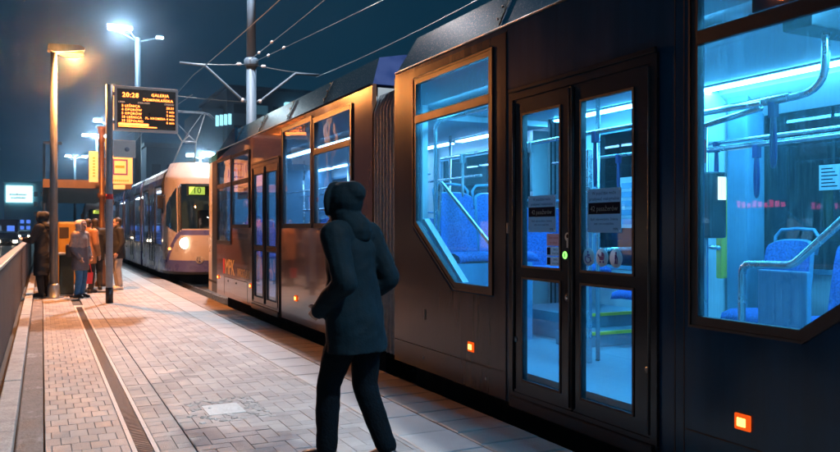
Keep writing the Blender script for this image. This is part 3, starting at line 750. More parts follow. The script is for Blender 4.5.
# ------------------------------------------------------------------ NEAR TRAM
T = thing('tram', 'dark navy articulated tram in the foreground with bright blue lit interior and closed double doors', 'tram', (4.44, 6, -.13))
def section(y0, y1, holes, glass, paint, far=True, lit='led_in', roof=(0, 0), far_holes=None):
    mb = MB().mat(paint); wall(mb, y0, y1, ZS, ZC, holes, XF, XF+.05)
    mb.build('side_wall', None, T)
    # inner lining on the near side
    mb = MB(); wall(mb, y0+.01, y1-.01, .36, 2.9, [tuple([h[0]-.03, h[1]+.03, max(.36, h[2]-.03), h[3]+.03])+((h[4],) if len(h) > 4 else ()) for h in holes], XF+.052, XF+.065)
    mb.build('wall_lining', 'lining', T)
    fh = far_holes if far_holes is not None else [(y0+.35+i*((y1-y0-.7)/3), y0+.35+(i+1)*((y1-y0-.7)/3)-.22, 1.18, 2.62) for i in range(3)]
    mb = MB().mat('lining'); wall(mb, y0, y1, .30, ZC, fh, XB-.06, XB-.02); mb.build('far_wall_lining', None, T)
    mb = MB().mat(paint); wall(mb, y0, y1, ZS, ZC, fh, XB-.018, XB); mb.build('far_side_wall', None, T)
    for h in fh:
        f = MB().ringx(offset(hole_poly(h), -.01), .04, XB-.075, XB-.05).build('far_window', 'lining_dark', T)
        MB().prismx(offset(hole_poly(h), -.008), XB-.03, XB-.034).build('pane', 'glass_far', f)
    MB().box(XF+.07, XB-.07, y0+.005, y1-.005, .31, .36).build('floor', 'floor_in', T)
    MB().prismy([(XF+.07, 2.86), (XF+.30, 2.72), (XF+.62, 2.66), (XB-.62, 2.66), (XB-.30, 2.72), (XB-.07, 2.86), (XB-.07, 3.0), (XF+.07, 3.0)], y0+.005, y1-.005).build('ceiling', 'lining', T)
    for x in (XF+.47, XB-.47):
        n = max(1, int((y1-y0)/1.5)); st = (y1-y0)/n
        for i in range(n):
            a = y0+i*st+.12
            c = MB().cbox(x-.07, x+.07, a-.03, a+st-.21, 2.655, 2.69, .01).build('ceiling_light', 'lining', T)
            MB().cbox(x-.055, x+.055, a, a+st-.24, 2.640, 2.654, .005).build('tube', lit, c)
    MB().box(XF+.20, XB-.20, y0+.1, y1-.1, -.20, .115).build('underframe', 'under', T)
    fairing(T, y0+.01, y1-.01, roof[0], roof[1])
    MB().tube([(XF-.004, y0+.02, ZC-.004), (XF-.004, y1-.02, ZC-.004)], .012, 6).build('rain_gutter', 'black', T)

DOOR_A = (3.51, 5.06, .19, 2.46)
W1 = (5.39, 6.77, .975, 2.85, ('hi', .80, .545))
W2 = (1.72, 3.19, .965, 2.85, ('lo', .82, .555))
section(1.31, 7.27, [W2, DOOR_A, W1], 'glass', 'tram_navy', roof=(.2, .22),
        far_holes=[(1.6, 2.9, 1.12, 2.5), (2.98, 4.90, 1.12, 2.44), (5.30, 7.0, 1.05, 2.5)])
for h in (W1, W2): window(T, h, 'glass', bar=2.50, frame='brown_metal' if h is W1 else 'black')
# taupe outer skin panel beside the bellows
mb = MB().mat('tram_grey'); wall(mb, 5.15, 7.268, ZS+.004, 2.98, [(W1[0]-.065, W1[1]+.065, W1[2]-.065, W1[3]+.065, ('hi', .80, .545))], XF-.006, XF-.0005); mb.build('skin_panel', None, T)

F1 = (8.53, 9.88, 1.51, 2.86); F2 = (10.02, 11.36, 1.51, 2.90); DOOR_B = (11.56, 13.22, .19, 2.5)
F3 = (13.50, 14.80, 1.51, 2.78); F4 = (14.95, 16.18, 1.2, 2.80)
section(7.88, 16.26, [F1, F2, DOOR_B, F3, F4], 'glass_front', 'tram_front_lamplit', lit='led_in2', roof=(.2, .9), far_holes=[(8.1, 10.75, 1.1, 2.5), (11.05, 13.6, 1.1, 2.5), (13.75, 15.9, 1.1, 2.5)])
window(T, F1, 'glass_front', bar=2.46); window(T, F2, 'glass_front'); window(T, F3, 'glass_front', bar=2.3); window(T, F4, 'glass_front', bar=2.3)
section(-6.2, .70, [(-1.6, .2, 1.1, 2.85), (-3.6, -1.8, 1.1, 2.85), (-5.6, -3.9, 1.1, 2.85)], 'glass', 'tram_navy', roof=(.2, .2))
for h in ((-1.6, .2, 1.1, 2.85), (-3.6, -1.8, 1.1, 2.85), (-5.6, -3.9, 1.1, 2.85)): window(T, h, 'glass', frame='black')
for ya in (7.27, .70): bellows(T, ya, ya+.61)
MB().cbox(XF+.42, XF+1.1, 7.36, 7.86, 3.0, 3.36, .02).build('roof_box', pmat('roof_box_green', (.10, .22, .20), .5), T)
MB().tube([(XF+.45, 7.2, 3.20), (XF+.45, 7.95, 3.22)], .03, 8).build('roof_pipe', 'galv', T)
MB().box(XF+.5, XB-.5, 7.3, 7.85, 2.6, 2.66).build('gangway_ceiling', 'lining', T)
# cab end: tapering nose past the driver's side window
nose = []
pl = [(XF, 16.26), (XF, 16.30), (XF+.01, 16.85), (XF+.03, 17.30), (XF+.16, 17.62), (XF+.5, 17.85), (4.44, 17.95)]
pl = pl+[(2*4.44-x, y) for x, y in reversed(pl[:-1])]
def nose_part(name, mat_, i0, i1, z0, z1, par=T, push=0):
    V = [(x, y, z0) for x, y in pl[i0:i1+1]]+[(x, y-(.10 if z1 > 2.5 else 0)*max(0, (y-16.3)/1.6), z1) for x, y in pl[i0:i1+1]]; n = i1-i0+1
    mb = MB(); mb.smooth = True; mb.add(V, [(k, k+1, n+k+1, n+k) for k in range(n-1)]); return mb.build(name, mat_, par)
nose_part('cab_pillar', 'tram_cream', 2, 4, ZS, 2.85); nose_part('cab_front', 'tram_cream', 4, 8, ZS, 1.1); nose_part('windscreen', 'glass_tint', 4, 8, 1.1, 2.6)
nose_part('cab_header', 'tram_cream', 4, 8, 2.6, 2.85); nose_part('cab_side', 'tram_cream', 8, 12, ZS, 2.85)
nose_part('cab_door_edge', 'black', 0, 2, ZS, 2.9)
MB().prismz(pl, 2.85, 3.0).build('cab_roof', 'tram_roof', T)
MB().prismz(pl, .31, .36).build('cab_floor', 'under', T)
# header panel above the cab window, sloping down to the front
MB().prismx([(14.6, 3.036), (16.25, 2.86), (16.25, 3.0), (14.9, 3.30), (14.6, 3.34)], XF+.0, XF+.05).build('cab_shoulder', 'tram_roof', T)

def door(root, h, glass, signs=False, frame='brown_metal'):
    ya, yb, za, zb = h; ym = (ya+yb)/2+(.02 if signs else 0)
    MB().ringx([(ya+.03, za+.03), (yb-.03, za+.03), (yb-.03, zb-.03), (ya+.03, zb-.03)], .055, XF-.02, XF+.02).build('door_frame', 'door_dark', root)
    leaves = []
    for a, b in ((ya+.035, ym-.012), (ym+.012, yb-.035)):
        mb = MB()
        gy0, gy1 = a+.115, b-.115
        if signs: gy0, gy1 = (a+.15, b-.09) if a < ym-.1 else (a+.12, b-.12)
        wall(mb, a, b, za+.022, zb-.022, [(gy0, gy1, .325, zb-.155)], XF-.012, XF+.03)
        mb.box(XF-.012, XF+.03, gy0, gy1, 1.085, 1.175)
        lf = mb.build('door_leaf', 'door_dark', root)
        MB().box(XF+.0, XF+.006, gy0-.01, gy1+.01, .315, zb-.145).build('pane', glass, lf)
        mb = MB()
        for z0, z1 in ((.325, 1.085), (1.175, zb-.155)):
            mb.ringx([(gy0+.006, z0+.006), (gy1-.006, z0+.006), (gy1-.006, z1-.006), (gy0+.006, z1-.006)], .016, XF-.018, XF-.0125)
        mb.build('seal', 'rubber', lf)
        mb = MB(); mb.tube([(XF-.018, a+.004, za+.05), (XF-.018, a+.004, zb-.05)], .010, 8).tube([(XF-.018, b-.004, za+.05), (XF-.018, b-.004, zb-.05)], .010, 8)
        mb.build('edge_strip', 'black', lf)
        leaves.append((lf, gy0, gy1))
    MB().box(XF-.019, XF-.004, ym-.011, ym+.011, za+.04, zb-.04).build('door_seal', 'brown_metal' if frame == 'brown_metal' else 'rubber', root)
    MB().cbox(XF-.035, XF+.06, ya, yb, .10, za-.002, .01).build('door_step', 'door_dark', root)
    MB().cbox(XF-.030, XF-.012, ya-.02, yb+.02, zb+.026, zb+.06, .006).build('door_header', 'door_dark', root)
    return leaves, ym

XD, ZD = (0, -1, 0), (0, 0, 1)     # lettering on the near side reads towards -y
lv, ym = door(T, DOOR_A, 'glass_door', True)
door(T, DOOR_B, 'glass_front')
def pictogram(mb, kind, y, z, r, x):
    q = lambda a, b: (x, y-a*r, z+b*r)
    def stroke(pts, wd=.075): mb.tube([q(*p) for p in pts], wd*r, 6)
    def disc(a, b, rr): mb.lathe([(rr*r, -.0012), (rr*r, .0012)], q(a, b), 12, 'x')
    if kind == 'chair':
        disc(-.12, .55, .11); stroke([(-.12, .38), (-.08, -.05), (.25, -.05), (.38, -.42), (.52, -.40)])
        stroke([(-.1, .2), (.2, .2)]); stroke([(.45*math.cos(t)-.08, .42*math.sin(t)-.22) for t in [math.pi*.7+i*.38 for i in range(11)]], .055)
    elif kind == 'pram':
        V = [q(*p) for p in ((-.5, .1), (.45, .1), (.28, -.28), (-.32, -.28))]; mb.add(V, [(0, 1, 2, 3)])
        V = [q(-.05, .12)]+[q(-.05+.5*math.cos(t), .12+.48*math.sin(t)) for t in [i*math.pi/2/6 for i in range(7)]]; mb.add(V, [(0, i, i+1) for i in range(1, 7)])
        stroke([(-.45, .1), (-.62, .34)]); disc(-.25, -.46, .13); disc(.25, -.46, .13)
    else:
        disc(.05, .55, .12); stroke([(.03, .4), (0, -.1)], .12); stroke([(0, -.1), (-.12, -.6)]); stroke([(0, -.1), (.12, -.6)]); stroke([(.05, .3), (.25, .05), (.3, -.6)], .05)
lfR, gR0, gR1 = lv[0]; lfL, gL0, gL1 = lv[1]       # the low-y leaf is the one nearer the camera
def notice(lf, yc, wd, zb_, ht):
    x = XF-.004; y0, y1 = yc-wd/2, yc+wd/2
    mb = MB().mat('note_blue').box(x, x+.002, y0, y1, zb_, zb_+ht)
    mb.mat('note_dark').box(x-.001, x-.0002, y0+.01, y1-.01, zb_+ht*.42, zb_+ht*.68)
    mb.text('W pojeździe może', (x-.0006, yc, zb_+ht*.86), XD, ZD, ht*.105); mb.text('przebywać maksymalnie', (x-.0006, yc, zb_+ht*.73), XD, ZD, ht*.105)
    mb.text('Bądź odpowiedzialny. Zasłaniaj', (x-.0006, yc, zb_+ht*.28), XD, ZD, ht*.075); mb.text('usta i nos w pojeździe.', (x-.0006, yc, zb_+ht*.18), XD, ZD, ht*.075)
    mb.text('MPK', (x-.0006, y0+.05, zb_+ht*.05), XD, ZD, ht*.09)
    mb.mat('note_blue').text('42 pasażerów', (x-.0014, yc, zb_+ht*.49), XD, ZD, ht*.165)
    mb.mat('note_white')
    for a in (y0+.012, y1-.012):
        for b in (zb_+.012, zb_+ht-.012): mb.lathe([(.006, -.002), (.006, -.001)], (x, a, b), 8, 'x')
    mb.build('notice', None, lf)
notice(lfR, (gR0+gR1)/2+.03, .33, 1.43, .285)
notice(lfL, (gL0+gL1)/2+.0, .345, 1.43, .265)
mb = MB(); x = XF-.004
for i, kd in enumerate(('chair', 'pram', 'adult')):
    yc = gR1-.07-i*.135; mb.mat('note_white').lathe([(.060, -.001), (.060, .002)], (x, yc, 1.27), 28, 'x')
    mb.mat('purple'); pictogram(mb, kd, yc, 1.27, .060, x-.0015)
mb.build('priority_sticker', None, lfR)
mb = MB(); yc = gL0+.085
mb.mat('note_pink').box(x, x+.002, yc-.075, yc+.085, 1.335, 1.42); mb.mat('red').text('Zakaz wjazdu', (x-.0006, yc+.005, 1.385), XD, ZD, .022); mb.text('na rolkach', (x-.0006, yc+.005, 1.35), XD, ZD, .022)
for z in (1.265, 1.195):
    mb.mat('note_white').box(x, x+.002, yc-.075, yc+.085, z, z+.062); mb.mat('note_dark').box(x-.001, x-.0002, yc+.04, yc+.08, z+.006, z+.056)
    mb.text('INFO', (x-.0006, yc-.02, z+.036), XD, ZD, .022); mb.text('PASAŻER', (x-.0006, yc-.02, z+.01), XD, ZD, .018)
mb.build('info_sticker', None, lfL)
# opening button and its label on the joint between the leaves
b = MB().lathe([(.036, -.022), (.036, -.030), (.028, -.034)], (XF, ym+.045, 1.275), 20, 'x').build('door_button', 'black', T)
mb = MB().mat('green_led').lathe([(.026, -.0345), (.024, -.038)], (XF, ym+.045, 1.275), 20, 'x'); mb.mat('note_dark').box(XF-.039, XF-.0382, ym+.040, ym+.050, 1.262, 1.288); mb.build('button_face', None, b)
mb = MB().mat('note_white').lathe([(.030, -.0125), (.030, -.0140)], (XF, ym+.045, 1.40), 20, 'x'); mb.box(XF-.014, XF-.0125, ym+.035, ym+.055, 1.325, 1.37); mb.mat('note_dark').lathe([(.014, -.0142), (.014, -.0150)], (XF, ym+.045, 1.405), 12, 'x'); mb.build('button_label', None, T)
b = MB().lathe([(.028, -.0125), (.028, -.019)], (XF, ym+.045, .985), 16, 'x').build('door_lock', 'black', T)
MB().lathe([(.014, -.0192), (.012, -.024)], (XF, ym+.045, .985), 12, 'x').build('lock_core', 'steel', b)
for y in (3.565, 5.0): MB().lathe([(.022, -.0125), (.020, -.018)], (XF, y, .62), 14, 'x').build('door_stud', 'galv', T)
for y in (5.69, 2.876, 8.03, 10.7, 13.36, 16.1): marker(T, y)
# small latch slot on the skin panel
MB().cbox(XF-.012, XF-.007, 6.55, 6.58, .60, .70, .002).build('latch', 'black', T)
MB().cbox(XF-.014, XF-.001, 5.105, 5.13, 1.42, 1.5, .004).build('latch', 'galv', T)
# joints between the outer panels of the middle car, and a hatch with its locks
for y in (3.29, 3.36, 5.14): MB().box(XF-.0012, XF-.0002, y-.004, y+.004, ZS, 3.0).build('panel_joint', 'under', T)
mb = MB()
mb.box(XF-.0012, XF-.0002, 1.32, 3.28, .335, .343).box(XF-.0075, XF-.0062, 5.16, 7.26, .335, .343).box(XF-.0012, XF-.0002, 1.32, 3.50, 2.955, 2.962)
mb.build('panel_joint', 'under', T)
for y in (2.2, 3.0, 5.45, 6.6): MB().lathe([(.014, -.0065), (.012, -.009)], (XF, y, .24), 10, 'x').build('skirt_lock', 'galv', T)
# lettering near the cab and the equipment hatch below
mb = MB().mat('red').box(XF-.003, XF-.001, 15.50, 15.66, .56, .86)
mb.mat('mpk').text('MPK', (XF-.002, 15.46, .57), XD, ZD, .42, 'LEFT', sx=1.0); mb.text('WROCŁAW', (XF-.002, 14.40, .57), XD, ZD, .22, 'LEFT', sx=.8); mb.build('lettering', None, T)
mb = MB()
for a, b, c, d in ((15.55, 15.56, .16, .50), (13.62, 13.63, .16, .50), (13.62, 15.56, .50, .51)): mb.box(XF-.002, XF-.0005, a, b, c, d)
for y in (15.2, 14.5): mb.lathe([(.02, -.001), (.02, -.006)], (XF, y, .44), 10, 'x')
mb.build('equipment_hatch', 'black', T)
# line and stop list hung inside the first window past the door
mb = MB().mat('note_white').box(XF+.012, XF+.016, 13.52, 14.45, 1.98, 2.72); mb.mat('purple').ringx([(13.75, 2.35), (14.15, 2.35), (14.15, 2.62), (13.75, 2.62)], .06, XF+.010, XF+.0115)
for k in range(3): mb.box(XF+.010, XF+.0115, 13.7, 14.3, 2.06+k*.07, 2.09+k*.07)
mb.build('route_poster', None, T)

# interior of the middle car
X = XF
sb = MB(); sb.box(X+.12, X+1.12, 6.45, 7.2, .361, 1.12); sb.build('seat_box', 'seat_shell', T)
for x in (3.80, 4.26): seat(T, x, 6.93, 1.2, '-y')
MB().box(X+1.35, XB-.08, 6.1, 7.2, .361, .62).build('podium', 'floor_in', T)
mb = MB(); mb.box(X+1.15, XB-.09, 5.78, 6.098, .361, .49); mb.build('step', 'floor_in', T)
mb = MB(); mb.box(X+1.34, XB-.09, 6.085, 6.125, .60, .628).box(X+1.14, XB-.09, 5.765, 5.805, .47, .497).box(X+1.335, X+1.348, 6.09, 6.12, .36, .60); mb.build('step_edge', 'yellow', T)
for x in (4.75, 5.2): seat(T, x, 6.95, 1.05, '-y')
# rail slanting down behind the window, its upright and its foot
p = [(X+.22, 6.72, 1.38), (X+.22, 6.72, 1.86)]
pole(T, p[:1]+bend((X+.22, 6.72, 1.38), (X+.22, 6.70, 1.92), (X+.22, 5.75, 1.32), .07)+bend((X+.22, 6.7, 1.92), (X+.22, 5.72, 1.30), (X+.22, 5.3, 1.30), .06)+[(X+.22, 5.42, 1.30)], .02, name='handrail')
pole(T, [(X+.30, 6.95, .7)]+bend((X+.30, 6.95, .7), (X+.30, 6.95, 2.52), (X+.30, 6.2, 2.52), .1)+[(X+.30, 5.2, 2.52)], .018)
# pale slanted sill seen inside the lower edge of that window
MB().prismx([(6.77-.80, .985), (6.77-.74, .985), (6.77+.03, 1.53), (6.77-.03, 1.55)], X+.07, X+.13).build('inner_sill', 'white_pl', T)
MB().prismx([(2.50, .975), (2.56, .985), (1.75, 1.55), (1.70, 1.52)], X+.07, X+.13).build('inner_sill', 'white_pl', T)
MB().box(X+.10, X+.16, 6.84, 6.98, .36, 2.66).build('end_post', 'lining', T)
for (x, y) in ((4.15, 5.18), (4.9, 5.4), (4.5, 6.05), (5.35, 5.75)): pole(T, [(x, y, .36), (x, y, 2.67)])
pole(T, [(X+.5, 7.2, 2.18), (X+.5, 3.2, 2.18)], .017); pole(T, [(XB-.5, 7.2, 2.18), (XB-.5, 1.4, 2.18)], .017)
for y in (4.7, 5.55, 6.2, 6.75): strap(T, X+.5, y, 2.17, 'strap' if y < 5 else 'strap_grey')
for y in (5.2, 4.85, 6.1): strap(T, XB-.5, y, 2.17)
pole(T, [(4.15, 5.18, 1.28), (4.9, 5.4, 1.28)], .016)
# pale pillar with a validator, cable arm and yellow plate
MB().cbox(5.10, 5.53, 4.98, 5.22, .36, 2.66, .05).build('interior_pillar', 'lining', T)
MB().cbox(5.36, 5.575, 4.72, 4.95, .40, 2.60, .03).build('interior_pillar', 'lining_dark', T)
MB().prismy([(5.32, 2.62), (5.57, 2.42), (5.57, 2.66), (5.32, 2.66)], 1.6, 5.0).build('ceiling_cove', 'lining', T)
v = MB().cbox(4.66, 4.84, 4.46, 4.58, 1.38, 1.90, .02).build('ticket_validator', 'black', T)
MB().box(4.74, 4.82, 4.450, 4.458, 1.68, 1.86).build('validator_screen', 'board_lit', v)
MB().cbox(4.93, 5.0, 4.60, 4.66, 1.05, 1.86, .015).build('validator_side', 'yellow', v)
pole(T, [(4.78, 4.62, .36), (4.78, 4.62, 2.3)], .02)
# grab bars behind the right-hand window
xr = X+.62
pole(T, bend((xr-.1, 4.3, 2.20), (xr-.1, 3.0, 2.20), (xr-.1, 2.82, 2.66), .02)[:1]+[(xr-.1, 4.0, 2.20), (xr-.1, 3.12, 2.185)]+bend((xr-.1, 3.1, 2.185), (xr-.1, 2.80, 2.20), (xr-.1, 2.80, 2.66), .16)+[(xr-.1, 2.80, 2.67)], .022)
pole(T, [(xr+.0, 4.2, 2.07), (xr-.06, 3.25, 2.165)], .02)
pole(T, [(xr+.45, 4.4, 2.02), (xr+.45, 1.4, 2.02)], .02)
for y, zz in ((3.13, 2.16),): strap(T, xr-.1, y, zz, 'strap', .30)
strap(T, xr+.45, 3.72, 2.0, 'strap', .28); strap(T, xr+.45, 2.6, 2.0, 'strap', .28)
MB().cbox(xr-.06, xr+.0, 3.72, 3.78, 1.88, 2.03, .008).build('emergency_hammer', 'red', T)
# panel, hand rail and seats by the right-hand window
MB().cbox(3.98, 4.02, 3.08, 3.43, .50, 1.205, .012).build('modesty_panel', 'seat_shell', T)
MB().cbox(3.98, 4.02, 2.20, 2.62, .50, 1.205, .012).build('modesty_panel', 'seat_shell', T)
rx = 3.88
pole(T, [(rx, 3.46, .37)]+bend((rx, 3.46, .5), (rx, 3.46, 1.24), (rx, 3.1, 1.24), .07)+bend((rx, 3.4, 1.24), (rx, 3.10, 1.245), (rx, 2.5, 1.74), .05)+[(rx, 2.4, 1.82)], .024, name='handrail')
for y in (4.33, 3.70, 3.07, 2.44): seat(T, 5.28, y, .80, '-x', backh=.56)
MB().box(4.95, 5.56, 1.5, 4.6, .361, .73).build('seat_box', 'seat_shell', T)
pole(T, [(4.9, 4.60, 1.30), (5.1, 4.95, 1.30)], .018); pole(T, [(4.62, 5.3, 1.29), (5.12, 5.0, 1.29)], .018)
seat(T, 5.28, 5.66, .86, '-x')
# small print sheets stuck to the far windows and glass screen by the door
mb = MB().mat('note_white').box(XB-.050, XB-.046, 4.04, 4.22, 1.76, 1.96)
mb.mat('note_dark')
for k in range(6): mb.box(XB-.0515, XB-.0502, 4.06+.02*(k % 3), 4.20, 1.785+k*.028, 1.794+k*.028)
mb.build('passenger_notice', None, T)
mb = MB().mat('note_white').box(XB-.052, XB-.048, 6.25, 6.62, 1.46, 2.0); mb.mat('lining_dark')
for k in range(5): mb.box(XB-.0535, XB-.0525, 6.29, 6.58, 1.50+k*.095, 1.56+k*.095)
mb.build('passenger_notice', None, T)
f = MB().cbox(X+.75, X+.79, 5.10, 5.13, .36, 2.1, .006).build('screen_post', 'steel', T)
# next-stop display high in the right window
d = MB().cbox(3.55, 4.35, 2.72, 2.90, 2.50, 2.66, .01).build('next_stop_display', 'black', T)
# window-top route display (orange ring of LEDs)
d2 = MB().cbox(X+.035, X+.09, 2.30, 2.86, 2.56, 2.84, .01).build('side_display', 'screen', T)
mb = MB()
for k in range(26):
    a = k/26*2*math.pi; mb.box(X+.031, X+.034, 2.66+.062*math.cos(a)-.006, 2.66+.062*math.cos(a)+.006, 2.665+.08*math.sin(a)-.006, 2.665+.08*math.sin(a)+.006)
for k in range(20): mb.box(X+.031, X+.034, 2.62+.02*(k % 4), 2.632+.02*(k % 4), 2.62+.02*(k//4), 2.632+.02*(k//4))
mb.build('display_digits', 'led_or', d2)

# interior of the front car
for y in (8.7, 9.45, 10.2, 14.0, 14.7):
    for x in (3.66, 5.2): seat(T, x, y, .98, '-y')
MB().box(X+.09, X+.95, 8.2, 10.6, .361, .90).build('seat_box', 'seat_shell', T)
for (x, y) in ((4.1, 8.4), (4.1, 9.6), (4.1, 10.9), (4.6, 12.0), (4.2, 13.4), (4.8, 9.0), (4.8, 10.4)): pole(T, [(x, y, .36), (x, y, 2.67)])
pole(T, [(4.1, 8.2, 2.1), (4.1, 15.6, 2.1)], .017); pole(T, [(4.8, 8.2, 2.1), (4.8, 15.6, 2.1)], .017)
pole(T, [(3.5, 8.5, 1.72), (3.5, 11.2, 1.72)], .016)
for y in (8.8, 9.4, 10.0, 10.7, 11.3): strap(T, 4.1, y, 2.09)
MB().box(X+.1, XB-.1, 15.75, 15.79, .36, 2.7).build('cab_bulkhead', 'lining_dark', T)
MB().cbox(XB-.5, XB-.1, 10.8, 11.0, .36, 2.66, .03).build('interior_pillar', 'lining', T)

# ------------------------------------------------------------------ SECOND TRAM (coming the other way behind the first)
T2 = thing('tram', 'cream and violet tram waiting behind with lit headlamp and yellow route number ten', 'tram', (4.44, 23, -.13))
CXm = 4.44
def plan2(u, z):
    """outline of the nose: u from 0 (near side) to 1 (far side)"""
    a = (u-.5)*2; s = 1 if a > 0 else -1; a = abs(a)
    ys = 22.55; hw = 1.20
    # super-ellipse nose
    t = a*math.pi/2
    x = hw*abs(math.sin(t))**.72; y = ys+1.75*(1-abs(math.cos(t))**.9)
    y += max(0, z-1.15)**1.7*.16*(1-a**2)+max(0, .9-z)*.10*(1-a)
    k = 1-.05*max(0, z-2.3)-.35*max(0, z-2.95)**1.2
    return CXm+s*x*k, y+max(0, z-2.9)*.55*(1-a)
NU, NZ = 120, 90
zz = [ZS+.02+(3.36-ZS)*i/NZ for i in range(NZ+1)]
grid = [[plan2(i/NU, z) for i in range(NU+1)] for z in zz]
parts2 = {}
def cls2(u, z):
    a = u
    # side cab window on the curved corner: slanted lower edge
    if .085 < a < .235 or .765 < a < .915:
        q = a if a < .5 else 1-a; f = (q-.085)/.15
        lo = 1.32+.55*abs(1-f)**1.0*0+.22*(1-f); hi = 2.12+.52*f
        if lo < z < hi: return 'side_glass'
    if .275 < a < .725 and 1.42 < z < 2.72: return 'screen'
    # violet arc running up from the skirt and over the lamps
    q = min(a, 1-a); arc = 1.33-(max(0, .29-q)/.19)**1.6*.86
    if q > .09 and abs(z-arc) < .06+.09*max(0, .29-q)/.19: return 'stripe'
    if z < .22: return 'low'
    if z < .52: return 'violet'
    return 'cream'
MATS2 = {'side_glass': 'glass_tint', 'screen': 'glass_tint', 'stripe': 'tram_violet', 'low': 'black', 'violet': 'tram_violet', 'cream': 'tram_cream'}
acc = {k: MB() for k in ('front_shell', 'windscreen', 'cab_window', 'cab_window.001')}
for m_ in acc.values(): m_.smooth = True
for j in range(NZ):
    for i in range(NU):
        c = cls2((i+.5)/NU, (zz[j]+zz[j+1])/2)
        mb = acc['windscreen'] if c == 'screen' else acc['cab_window' if i < NU/2 else 'cab_window.001'] if c == 'side_glass' else acc['front_shell']
        mb.mat(MATS2[c]); q = [(j, i), (j, i+1), (j+1, i+1), (j+1, i)]
        mb.add([(grid[a][b][0], grid[a][b][1], zz[a]) for a, b in q], [(0, 1, 2, 3)])
for k, mb in acc.items(): 
    o = mb.build(k, None, T2)
    bm = bmesh.new(); bm.from_mesh(o.data); bmesh.ops.remove_doubles(bm, verts=bm.verts, dist=.0005); bmesh.ops.recalc_face_normals(bm, faces=bm.faces); bm.to_mesh(o.data); bm.free()
MB().prismz([(grid[NZ][i][0], grid[NZ][i][1]) for i in range(0, NU+1, 4)]+[(XB-.25, 24.6), (XF+.25, 24.6)], 3.33, 3.36).build('cab_roof', 'tram_cream', T2)
# black gaps round the glazing: pillar trims
for sgn in (1, -1):
    pts = [(CXm-sgn*(CXm-plan2(.255, z)[0]), plan2(.255, z)[1]-.012, z) for z in [1.36+.1*k for k in range(14)]]
    MB().tube(pts, .022, 6).build('pillar_trim', 'black', T2)
    pts = [(CXm-sgn*(CXm-plan2(.275, z)[0]), plan2(.275, z)[1]-.008, z) for z in [1.40+.1*k for k in range(14)]]
    MB().tube(pts, .03, 6).build('pillar_trim', 'black', T2)
    # dark hoop running from the mirror over the roof edge
    pts = [(CXm-sgn*(CXm-XF+.012), 24.22, z) for z in (1.9, 2.4, 2.8)]+[(CXm-sgn*(CXm-XF-.06), 24.2, 3.08), (CXm-sgn*(CXm-XF-.3), 24.05, 3.33), (CXm-sgn*(CXm-XF-.75), 23.9, 3.41)]
    MB().tube(pts, .035, 8).build('roof_hoop', 'black', T2)
    y_, xx = plan2(.31, 1.05)[1], plan2(.31, 1.05)[0]; xx = CXm-sgn*(CXm-xx)
    h = MB().lathe([(.15, -.03), (.15, .06)], (xx, y_, 1.03), 20, 'y').build('headlight', 'steel', T2)
    MB().lathe([(.148, -.040), (.12, -.060)], (xx, y_, 1.03), 18, 'y').build('lens', 'head_wh', h)
    a2 = plan2(.15, .86); MB().cbox(CXm-sgn*(CXm-a2[0])-.05, CXm-sgn*(CXm-a2[0])+.05, a2[1]-.03, a2[1]+.03, .83, .89, .01).build('indicator', 'marker', T2)
    m_ = MB().cbox(*sorted((CXm-sgn*(CXm-XF+.22), CXm-sgn*(CXm-XF+.05))), 23.72, 23.85, 2.02, 2.42, .03).build('mirror', 'black', T2)
    MB().tube([(CXm-sgn*(CXm-XF+.1), 23.8, 2.38), (CXm-sgn*(CXm-XF-.06), 24.0, 2.45)], .02, 6).build('arm', 'black', m_)
# route number behind the windscreen
yd = plan2(.42, 2.5)[1]+.06
d = MB().box(CXm-.72, CXm+.72, yd+.01, yd+.06, 2.38, 2.68).build('destination_display', 'dest_bg', T2)
mb = MB().mat('dest_y').box(CXm-.66, CXm-.22, yd+.004, yd+.009, 2.42, 2.64); mb.mat('dest_bg').text('10', (CXm-.44, yd+.002, 2.455), (1, 0, 0), ZD, .25); mb.build('route_number', None, d)
# emblem and lower grille
e0 = plan2(.43, .55); mb = MB()
mb.smooth = True; mb.tube([(e0[0]-.02+.10*math.cos(t), e0[1]-.015, .56+.10*math.sin(t)) for t in [i*.5236 for i in range(13)]], .014, 6); mb.tube([(e0[0]-.02, e0[1]-.015, .66), (e0[0]-.02, e0[1]-.015, .56), (e0[0]-.09, e0[1]-.015, .49)], .012, 6).tube([(e0[0]-.02, e0[1]-.015, .56), (e0[0]+.05, e0[1]-.015, .49)], .012, 6)
mb.build('emblem', 'note_white', T2)
# cab inside: floor, back wall, desk and seat
MB().box(XF+.2, XB-.2, 24.05, 24.10, .5, 3.1).build('cab_bulkhead', 'lining_dark', T2)
MB().box(XF+.25, XB-.25, 23.35, 23.65, .5, 1.30).build('driver_desk', 'black', T2)
MB().cbox(CXm-.25, CXm+.25, 23.85, 23.98, 1.0, 2.0, .05).build('driver_seat', 'black', T2)
MB().cbox(CXm-.5, CXm+.5, 23.75, 24.0, 2.7, 2.73, .01).build('cab_lamp', 'led_pale', T2)

